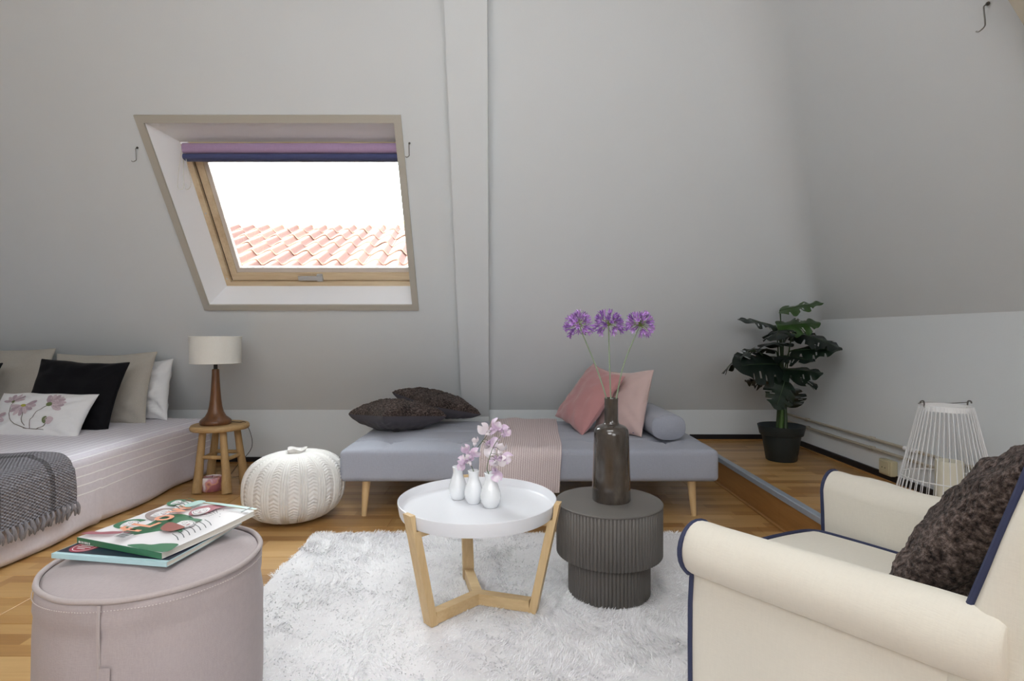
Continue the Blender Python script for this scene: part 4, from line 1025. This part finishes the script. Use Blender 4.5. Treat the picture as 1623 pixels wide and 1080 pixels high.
MB().soft((0, 0, .284), (DX, DY, .086), .028, 10, 4, dayfn, nn=(110, 56, 4)).build('mattress', grey_m, db, smooth=80)
zz = .3525
MB().tube([(x, y, zz) for x, y in [(a, -DY + .0045) for a in [-DX + .03 + (2 * DX - .06) * i / 30 for i in range(31)]]], .0028, 6).build('seam', grey_m, db)
birch_m = wood('pale_birch_leg', 'cfaa78', 'e6ca9c', 2, 14, .45)
for sx in (-1, 1):
    for sy in (-1, 1):
        a, b = sx * .885 - (.008 if sx < 0 else -.008), sy * .43
        MB().tube([(a + sx * .012, b + sy * .012, 0), (a + sx * .006, b + sy * .006, .1), (a, b, .205)], [.0135, .019, .0235], 14).build('leg', birch_m, db, smooth=60)
for a, b in tufts:
    MB().lathe([(.009, 0), (.0085, .003), (.004, .0045)], 10, c=(a, b, .3615)).build('tuft_button', grey_m, db, smooth=60)
bmb = MB()
def bol(u, v):
    a = 2 * PI * u; e = abs(2 * v - 1); y = .29 * math.copysign(min(1, e * 1.12), 2 * v - 1); k_ = 1.0 if e < .86 else (1 - .05 * ((e - .86) / .06) ** 2 if e < .92 else .95 * (1 - ((e - .92) / .08)))
    if e > .92: y += math.copysign(.012 * (1 - k_ ** 2), y)
    return (.1 * k_ * math.copysign(abs(math.cos(a)) ** .8, math.cos(a)), y, .074 * k_ * math.copysign(abs(math.sin(a)) ** .8, math.sin(a)))
bmb.grid(bol, 40, 50, cu=True)
bo = bmb.build('bolster', grey_m, smooth=40)
tag(bo, 'grey upholstered bolster lying at the plant end of the daybed', 'bolster'); bo.matrix_basis = Matrix.Translation((.905, 3.475, .458)) @ Matrix.Rotation(R(1), 4, 'Z')
bo_ends = MB()
for sy in (-1, 1):
    bo_ends.tube([(.096 * math.copysign(abs(math.cos(a)) ** .8, math.cos(a)), sy * .290, .071 * math.copysign(abs(math.sin(a)) ** .8, math.sin(a))) for a in [2 * PI * i / 40 for i in range(40)]], .002, 5, closed=True)
bo_ends.build('end_seam', grey_m, bo)

# cushions on the daybed
t = NT('curly_brown_fleece'); v = t.coord(); n1 = t.noise(v, 95, 3, .6); n2 = t.noise(v, 9, 2)
t.col(t.ramp(t.math('ADD', t.math('MULTIPLY', n1, .8), t.math('MULTIPLY', n2, .2)), [(.38, lin('1d1614')), (.52, lin('4c403b')), (.68, lin('7a6b65'))])); t.rough(1); t.b.inputs['Specular IOR Level'].default_value = .1; t.b.inputs['Sheen Weight'].default_value = .08; t.bump(n1, 1, .012); fleece_m = t.m
dkback_m = fabric('dark_grey_cushion_back', '48444a', 400)
def flat(o, loc, rot, tx, ty):
    o.matrix_basis = Matrix.Translation(loc) @ Matrix.Rotation(R(ty), 4, 'Y') @ Matrix.Rotation(R(tx), 4, 'X') @ Matrix.Rotation(R(rot), 4, 'Z'); return o
GC = 'fleece cushions on the daybed'
o, ps = pillow('fleece_cushion', .45, .45, .20, fleece_m, 21, n=80, fur=.005, power=.36, furfreq=70, back_mat=dkback_m)
flat(o, (-.735, 3.56, .475), 42, -7, 1); tag(o, 'dark brown curly fleece cushion lying flat on the daybed near the knitted pouf', 'cushion', GC)
o, ps = pillow('fleece_cushion', .45, .45, .17, fleece_m, 25, n=80, fur=.005, power=.36, furfreq=70, back_mat=dkback_m)
flat(o, (-.52, 3.84, .515), 44, -4, 14); tag(o, 'dark brown curly fleece cushion propped slanting behind the flat one', 'cushion', GC)
pink_m = plain('dusty_pink_velvet', 'b98686', .8, var=.06, scale=10, sheen=.4, bump=.1, bscale=500); blush_m = plain('blush_velvet', 'cbb1ac', .8, var=.05, scale=10, sheen=.4, bump=.1, bscale=500)
GP = 'pink cushions on the daybed'
o, ps = pillow('cushion', .41, .41, .13, blush_m, 33, wr=.014); frame(o, (.705, 3.48, .568), -58, 20, 5); tag(o, 'pale blush cushion leaning against the bolster', 'cushion', GP)
seam_of(ps, .0025).build('piping', blush_m, o); MB().soft((.152, -.18, .012), (.008, .013, .004), .001, 1, 1).build('side_label', navy_m, o, label='small navy side label')
o, ps = pillow('cushion', .45, .45, .14, pink_m, 37, wr=.014); frame(o, (.500, 3.585, .585), -68, 36, -9); tag(o, 'dusty rose cushion tilted behind the bottle vase', 'cushion', GP)
seam_of(ps, .0025).build('piping', pink_m, o)

# ribbed pink throw over the middle of the daybed
t = NT('pink_ribbed_knit'); uvn = t.new('ShaderNodeUVMap').outputs[0]; su = t.new('ShaderNodeSeparateXYZ'); t.l.new(uvn, su.inputs[0])
a_ = t.math('SINE', t.math('MULTIPLY', su.outputs[1], 2 * PI / .0125)); b_ = t.math('SINE', t.math('ADD', t.math('MULTIPLY', su.outputs[0], 2 * PI / .009), t.math('MULTIPLY', su.outputs[1], 2 * PI / .025)))
kk = t.math('ADD', t.math('MULTIPLY', t.math('ADD', a_, t.math('MULTIPLY', b_, .6)), .3), .5)
t.col(t.mix(kk, lin('b8a0a0'), lin('ece1df'))); t.rough(.95); t.bump(kk, .6, .004)
pt_ = thing('pink_throw', 'ribbed dusty pink knitted throw hung over the middle of the daybed', 'throw', (.06, 2.97, .37))
def pth(u, v):
    s = u * 1.22; top = .96; x0 = -.235 + .04 * (1 - u); w = .435 + .025 * (1 - u)
    if s < top: y, z = 1.0 - s, .012
    elif s < top + .075: a = (s - top) / .048; y, z = .04 - .048 * math.sin(a) , .012 - .048 * (1 - math.cos(a))
    else: y, z = .04 - .048 - .0, .012 - .048 - (s - top - .075)
    z += (.012 * math.exp(-((v - .35) / .12) ** 2) * math.exp(-((s - .05) / .12) ** 2) + .005 * noise.noise((s * 6, v * 3, 1))) * (s < top) + .006 * (s < top)
    y -= .012 + (.008 * noise.noise((v * 4, s * 4, 6)) if s > top else 0)
    return Vector((x0 + w * v + .008 * noise.noise((s * 3, 5, 5)), y, z))
MB().sheet(pth, 80, 36, .011, uv=lambda u, v: (u * 1.24, v * .46)).build('throw_cloth', t.m, pt_, smooth=80)
# ------------------------------------------------------------------ potted monstera
pot_m = plain('dark_green_black_plastic', '20282a', .45, var=.05)
pl = thing('potted_monstera', 'split-leaved green houseplant in a black plastic pot on the step', 'plant', (1.762, 3.60, PLAT + .0005))
MB().lathe([(0, .002), (.088, 0), (.0925, .004), (.118, .165), (.1285, .167), (.131, .17), (.143, .222), (.1445, .228), (.141, .2295), (.128, .18), (.112, .165), (.0, .19)], 48, cap0=False, cap1=False).build('pot', pot_m, pl, smooth=50)
MB().lathe([(.0, .196), (.06, .194), (.126, .188)], 32, cap0=False, cap1=False, mod=lambda a, i: 1 + .02 * math.sin(7 * a)).build('soil', plain('potting_soil', '1b1714', 1, var=.4, scale=80), pl)
lf = NT('monstera_leaf'); v = lf.coord(); oi = lf.new('ShaderNodeObjectInfo').outputs['Random']; sp = lf.new('ShaderNodeSeparateXYZ'); lf.l.new(v, sp.inputs[0])
lf.col(lf.mix(oi, lin('0c1712'), lin('152718'))); lf.rough(.4); lf = lf.m
lf_g = plain('young_monstera_leaf', '2f4a1e', .35, var=.15, scale=20)
stalk_m = plain('leaf_stalk', '35482a', .5, var=.2, scale=20); husk_m = plain('green_husk', '4a6a2c', .5)
def leaf_mesh(L, Wd, droop, cup, mat, seed):
    rr = random.Random(seed); mb = MB(); n = 60; nl = 4; vs = []
    for i in range(n + 1):
        t_ = i / n; row = []
        w0 = Wd * .5 * (math.sin(PI * min(1, t_ ** .62 * .98 + .02)) ** .72)
        for sd_ in (-1, 1):
            ph = (t_ * nl * 1.05 + .12 * sd_ * .5 + .15) % 1
            notch = 1.0
            if .08 < t_ < .86 and ph > .84: notch = .56 + .1 * rr.random() * 0
            for c in (.0, .38, .72, 1.0):
                w = w0 * c
                if c > .4: w = w0 * (c if notch == 1 else min(c, notch))
                sweep = .30 * w * (1 if t_ > .2 else (t_ / .2) * 1.9 - .9)
                x = L * t_ + sweep; y = sd_ * w
                z = -droop * (x / L) ** 2 * L - cup * (abs(y) / (Wd * .5)) ** 2 * Wd + .012 * math.sin(18 * t_ + seed) * c * (w / (Wd * .5) + .1)
                row.append((x, y, z))
        vs.append(row)
    for row in vs: mb.v += row
    for i in range(n):
        a, b = i * 8, (i + 1) * 8
        for k_ in range(3):
            mb.f += [(a + k_, a + k_ + 1, b + k_ + 1, b + k_), (a + 4 + k_ + 1, a + 4 + k_, b + 4 + k_, b + 4 + k_ + 1)]
    # holes near the midrib come from dropping a few inner quads
    drop = set()
    for i in range(n):
        t_ = i / n
        if .25 < t_ < .7 and abs((t_ * nl * 1.05 + .45) % 1 - .5) < .07: drop |= {i * 6 + (2 if rr.random() < 2 else 3), i * 6 + 3}
    mb.f = [f for k_, f in enumerate(mb.f) if k_ not in drop]
    return mb.mesh('leaf', mat, 180)
PX0 = Vector((1.762, 3.60, PLAT))
# tip pixel, base pixel, depth shift base/tip, width, droop, cup, young, roll
LV = [((1303, 480), (1236, 493), -.02, -.16, .17, .10, .10, 1, 25), ((1299, 512), (1232, 517), -.05, -.12, .22, .05, .12, 1, 30), ((1172, 506), (1226, 517), 0, -.08, .18, .15, .10, 0, -20), ((1332, 552), (1265, 530), -.06, -.24, .22, .22, .12, 0, 15),
      ((1331, 554), (1256, 556), -.06, -.26, .22, .08, .12, 0, 22), ((1178, 554), (1228, 556), .02, .1, .22, .15, .12, 0, 10), ((1146, 588), (1188, 556), -.02, -.1, .24, .22, .14, 0, 30), ((1167, 580), (1232, 578), -.06, -.22, .30, .12, .14, 0, -44),
      ((1286, 572), (1238, 565), -.06, -.24, .24, .18, .12, 0, 6), ((1302, 592), (1240, 586), -.06, -.2, .28, .16, .14, 0, 16), ((1182, 604), (1222, 606), -.02, .06, .22, .15, .12, 0, 20), ((1230, 648), (1244, 603), -.13, -.2, .20, .06, .10, 0, 0),
      ((1262, 646), (1252, 620), -.06, -.05, .16, .12, .14, 0, 30), ((1282, 530), (1244, 534), .02, .08, .24, .2, .12, 0, -12), ((1230, 536), (1238, 522), -.05, -.2, .20, .3, .14, 0, 10), ((1205, 566), (1238, 568), .08, .26, .24, .2, .12, 0, 8), ((1290, 606), (1250, 598), .02, .06, .24, .2, .12, 0, 14), ((1215, 545), (1240, 548), -.08, -.26, .2, .3, .12, 0, 5)]
for i, (tp, bs, d0, d1, wd, dr, cp, yg, roll) in enumerate(LV):
    b = at(*bs, 3.60 + d0) - PX0; tpt = at(*tp, 3.60 + d1) - PX0; ax = (tpt - b); L = ax.length / (1 + .12); ax.normalize()
    tgt = ax.copy()
    up = Vector((0, 0, 1)) if abs(ax.z) < .8 else Vector((0, -1, .15)); y = up.cross(ax).normalized(); z = ax.cross(y)
    M = Matrix((ax, y, z)).transposed().to_4x4() @ Matrix.Rotation(R(roll), 4, 'X') @ Matrix.Rotation(-math.atan(dr) * .8, 4, 'Y'); M.translation = b
    o = link('leaf', leaf_mesh(L * 1.15, wd, dr, cp, lf_g if yg else lf, i), pl); o.matrix_basis = M
    if yg: o['label'] = 'lighter green young leaf'
    rb = MB().tube([(L * 1.15 * t_, 0, -dr * t_ * t_ * L * 1.15 + .001) for t_ in [k_ / 6 for k_ in range(6)]], [.003, .0028, .0025, .002, .0015, .001], 5).build('midrib', stalk_m, o)
    s0 = Vector((random.uniform(-.028, .028), random.uniform(-.02, .02), .2)); q_ = [s0, s0.lerp(Vector((b.x * .35, b.y * .35, b.z)), .55), Vector((b.x * .6, b.y * .6, b.z - .03)), b]
    MB().tube(smooth_path(q_, 5), .0045, 6).build('leaf_stalk', stalk_m, pl)
for i in range(5):
    a = i * 1.3; MB().tube(smooth_path([(.025 * math.cos(a), .025 * math.sin(a) - .01, .19), (.02 * math.cos(a + .3), .02 * math.sin(a + .3) - .01, .32), (.015 * math.cos(a), .02 * math.sin(a), .5), (.01 * math.cos(a), .01 * math.sin(a), .68)], 4), [.015 - .0009 * k_ for k_ in range(13)], 8).build('main_stem', husk_m if i == 3 else stalk_m, pl)

# ------------------------------------------------------------------ wire lantern with candle
wire_m = plain('white_wire', 'e3e3e3', .4)
ln = thing('wire_lantern', 'tapered white wire lantern beside the armchair', 'lantern', (1.835, 2.33, PLAT + .0005))
HB, RT, RB = .522, .092, .205
circ = lambda r, z, n=48: [(r * math.cos(2 * PI * i / n), r * math.sin(2 * PI * i / n), z) for i in range(n)]
for i in range(44):
    a = 2 * PI * i / 44
    MB().tube([(RB * math.cos(a), RB * math.sin(a), .004), (RT * math.cos(a), RT * math.sin(a), HB - .004)], .0017, 5, cap=False).build('wire', wire_m, ln)
rad = lambda z: RB + (RT - RB) * z / HB
mb = MB().lathe([(RT + .001, HB - .022), (RT - .0005, HB), (RT - .004, HB), (RT - .003, HB - .022)], 48, cap0=False, cap1=False); mb.build('top_band', wire_m, ln, smooth=40)
MB().tube(circ(rad(.215) , .215), .0025, 6, closed=True).build('middle_ring', wire_m, ln); MB().tube(circ(RB, .004), .0035, 6, closed=True).build('bottom_ring', wire_m, ln)
MB().lathe([(0, .006), (RB - .01, .006), (RB - .008, .010), (0, .010)], 40, cap0=False, cap1=False).build('floor_plate', wire_m, ln)
for sx in (-1, 1):
    p = [(sx * (RT - .001), 0, HB - .012), (sx * RT, 0, HB + .012), (sx * (RT + .004), 0, HB + .018), (sx * (RT + .014), 0, HB + .016), (sx * (RT + .016), 0, HB + .008)]
    MB().tube(smooth_path(p, 4), .003, 6).build('handle_ear', hook_m, ln, label='small dark handle ear')
MB().tube(smooth_path([(-RT - .004, 0, HB + .012), (-RT * .7, .07, HB - .001), (0, .1, HB - .001), (RT * .7, .07, HB - .001), (RT + .004, 0, HB + .012)], 6), .0018, 5).build('handle', hook_m, ln)
pc = thing('pillar_candle', 'thick cream pillar candle standing inside the wire lantern', 'candle', (1.85, 2.33, PLAT + .011))
MB().lathe([(0, 0), (.049, 0), (.05, .003), (.05, .272), (.047, .277), (.03, .272), (0, .27)], 32, cap0=False, cap1=False).build('wax', plain('cream_wax', 'd6d0bd', .5), pc, smooth=50)
MB().tube([(0, 0, .27), (.001, 0, .285)], .0015, 5).build('wick', black_m, pc)

# ------------------------------------------------------------------ armchair
cream_m = fabric('cream_cotton_cover', 'd9d3c6', 330, var=.05, bump=.3, blotch=.03); pipe_n = plain('navy_piping', '2a3150', .7, bump=.3, bscale=900)
ac = thing('armchair', 'cream roll-arm armchair with navy piping at the edge of the rug', 'armchair', (.755, 1.483, .02), math.atan2(.85, -.53))
def arm(sd_):
    XO = -.03 if sd_ > 0 else .06
    c = Vector((.372, .4825)); Rr = .061
    sec = [(.316, .12), (.318, .25), (.320, .36)] + [(c.x + Rr * math.cos(R(a)), c.y + Rr * math.sin(R(a))) for a in [172 - 247 * i / 18 for i in range(19)]] + [(.388, .415), (.392, .36), (.393, .27), (.392, .12)]
    xs = [.036, .033, .026, .012, -.03, -.08, -.13, -.18, -.23, -.28, -.33, -.38, -.43, -.48, -.51, -.528, -.538, -.54]
    scl = [.90, .955, .985, 1, 1, 1, 1, 1.0, 1.01, 1.015, 1.02, 1.03, 1.04, 1.04, 1.02, .96, .86, .8]
    mb = MB(); m = len(sec)
    for x, k_ in zip(xs, scl):
        for (y, z) in sec:
            up = max(0, (z - .40) / .14)
            yy = c.x + (y - c.x) * (k_ if z > .41 else 1); z2 = z if z < .42 else c.y + (z - c.y) * k_
            w = .009 * noise.noise((x * 9 + 20 * (sd_ > 0), z * 8, y * 9)) + .005 * noise.noise((x * 24, z * 14, y * 14)) * (z > .38)
            yy += .150 * x + w; z2 += w * .6 + (.012 * x if z > .3 else 0)
            mb.v.append((x + XO * (1 + min(0, x) / .54 if XO < 0 else 1), sd_ * yy, z2))
    for i in range(len(xs) - 1):
        for j in range(m - 1):
            q_ = (i * m + j, i * m + j + 1, (i + 1) * m + j + 1, (i + 1) * m + j); mb.f.append(q_ if sd_ > 0 else q_[::-1])
        q_ = (i * m + m - 1, i * m, (i + 1) * m, (i + 1) * m + m - 1); mb.f.append(q_ if sd_ > 0 else q_[::-1])
    mb.f.append(tuple(range(m))[::-1] if sd_ > 0 else tuple(range(m))); e = (len(xs) - 1) * m; mb.f.append(tuple(range(e, e + m)) if sd_ > 0 else tuple(range(e, e + m))[::-1])
    o = mb.build('arm', cream_m, ac, smooth=50)
    pts = [(.034 + XO, sd_ * (c.x + (y - c.x) * (.985 if z > .41 else 1) + .004 + (.0035 if y > .38 and z < .43 else 0)), (z if z < .42 else c.y + (z - c.y) * .985)) for y, z in sec]
    MB().tube(pts, .0055, 7).build('piping', pipe_n, o, label='navy piping')
for sd_ in (1, -1): arm(sd_)
MB().soft((-.22, 0, .20), (.245, .315, .075), .03, 4, 3).build('seat_base', cream_m, ac, smooth=60)
def cushfn(p):
    e = max(0, 1 - (p.x / .32) ** 2) * max(0, 1 - (p.y / .31) ** 2)
    if p.z > 0: p.z += .03 * e ** .7
    p.y *= 1 + .10 * p.x
    if p.x > .2: p.x += .03 * (1 - (p.y / .31) ** 2)
    return p
se = MB().soft((-.185, 0, .318), (.29, .285, .05), .035, 10, 4, cushfn, nn=(14, 14, 2)).build('seat_cushion', cream_m, ac, smooth=80)
def outline(hx, hy, r, n=6):
    out = []
    for cx_, cy_, a0 in ((hx - r, hy - r, 0), (-hx + r, hy - r, 90), (-hx + r, -hy + r, 180), (hx - r, -hy + r, 270)): out += arc((cx_, cy_), r, a0, a0 + 90, n)
    return out
pts = []
O = outline(.284, .279, .05)
O2 = []
for i in range(len(O)):
    a, b = Vector(O[i]), Vector(O[(i + 1) % len(O)]); O2 += [a.lerp(b, k_ / 8) for k_ in range(8)] if (b - a).length > .1 else [a]
for p in O2:
    w = cushfn(Vector((p.x, p.y, .047))); pts.append((w.x - .185, w.y, w.z + .318))
MB().tube(pts, .0052, 7, closed=True).build('piping', pipe_n, se, label='navy piping')
def backfn(p):
    if p.x > 0: p.x += .02 * max(0, 1 - (p.y / .29) ** 2) * max(0, 1 - (p.z / .32) ** 2)
    if abs(p.y) > .2: p.y += math.copysign(.012 * noise.noise((p.x * 8, p.z * 6, 3)), p.y)
    return p
BM = Matrix.Translation((-.588, 0, .635)) @ Matrix.Rotation(R(-17), 4, 'Y')
bk = MB().soft((0, 0, 0), (.075, .318, .335), .045, 8, 4, backfn, nn=(4, 14, 14), M=BM).build('backrest', cream_m, ac, smooth=80)
OB = outline(.318, .308, .07)
pts = []
for i in range(len(OB)):
    a, b = Vector(OB[i]), Vector(OB[(i + 1) % len(OB)]); seg = [a.lerp(b, k_ / 10) for k_ in range(10)] if (b - a).length > .1 else [a]
    for p in seg: pts.append(BM @ (Vector((.066, p.y, p.x)) ))
MB().tube(pts, .0056, 7, closed=True).build('piping', pipe_n, bk, label='navy piping')
leg_m = wood('dark_chair_leg', '33231a', '523a2b', 2, 14, .4)
for x, y in ((-.0, .33), (-.0, -.33), (-.53, .27), (-.53, -.27)): MB().tube([(x, y, 0), (x, y, .13)], [.016, .024], 10).build('leg', leg_m, ac)
o, ps = pillow('fleece_cushion', .42, .47, .17, fleece_m, 41, n=90, fur=.004, furfreq=60)
tag(o, 'dark brown fleece cushion leaning in the cream armchair', 'cushion')
M = ac.matrix_basis.copy()
f_ = Vector((-.53, .85, 0)).normalized(); l_ = Vector((-.85, -.53, 0)).normalized()
lean = R(33); upv = (Vector((0, 0, 1)) * math.cos(lean) - f_ * math.sin(lean)); nv = f_ * math.cos(lean) + Vector((0, 0, 1)) * math.sin(lean)
right = upv.cross(nv)
c = Vector((.755, 1.483, 0)) - f_ * .42 + Vector((0, 0, .60)) + l_ * -.01
Mx = Matrix((right, upv, nv)).transposed().to_4x4(); Mx.translation = c; o.matrix_basis = Mx
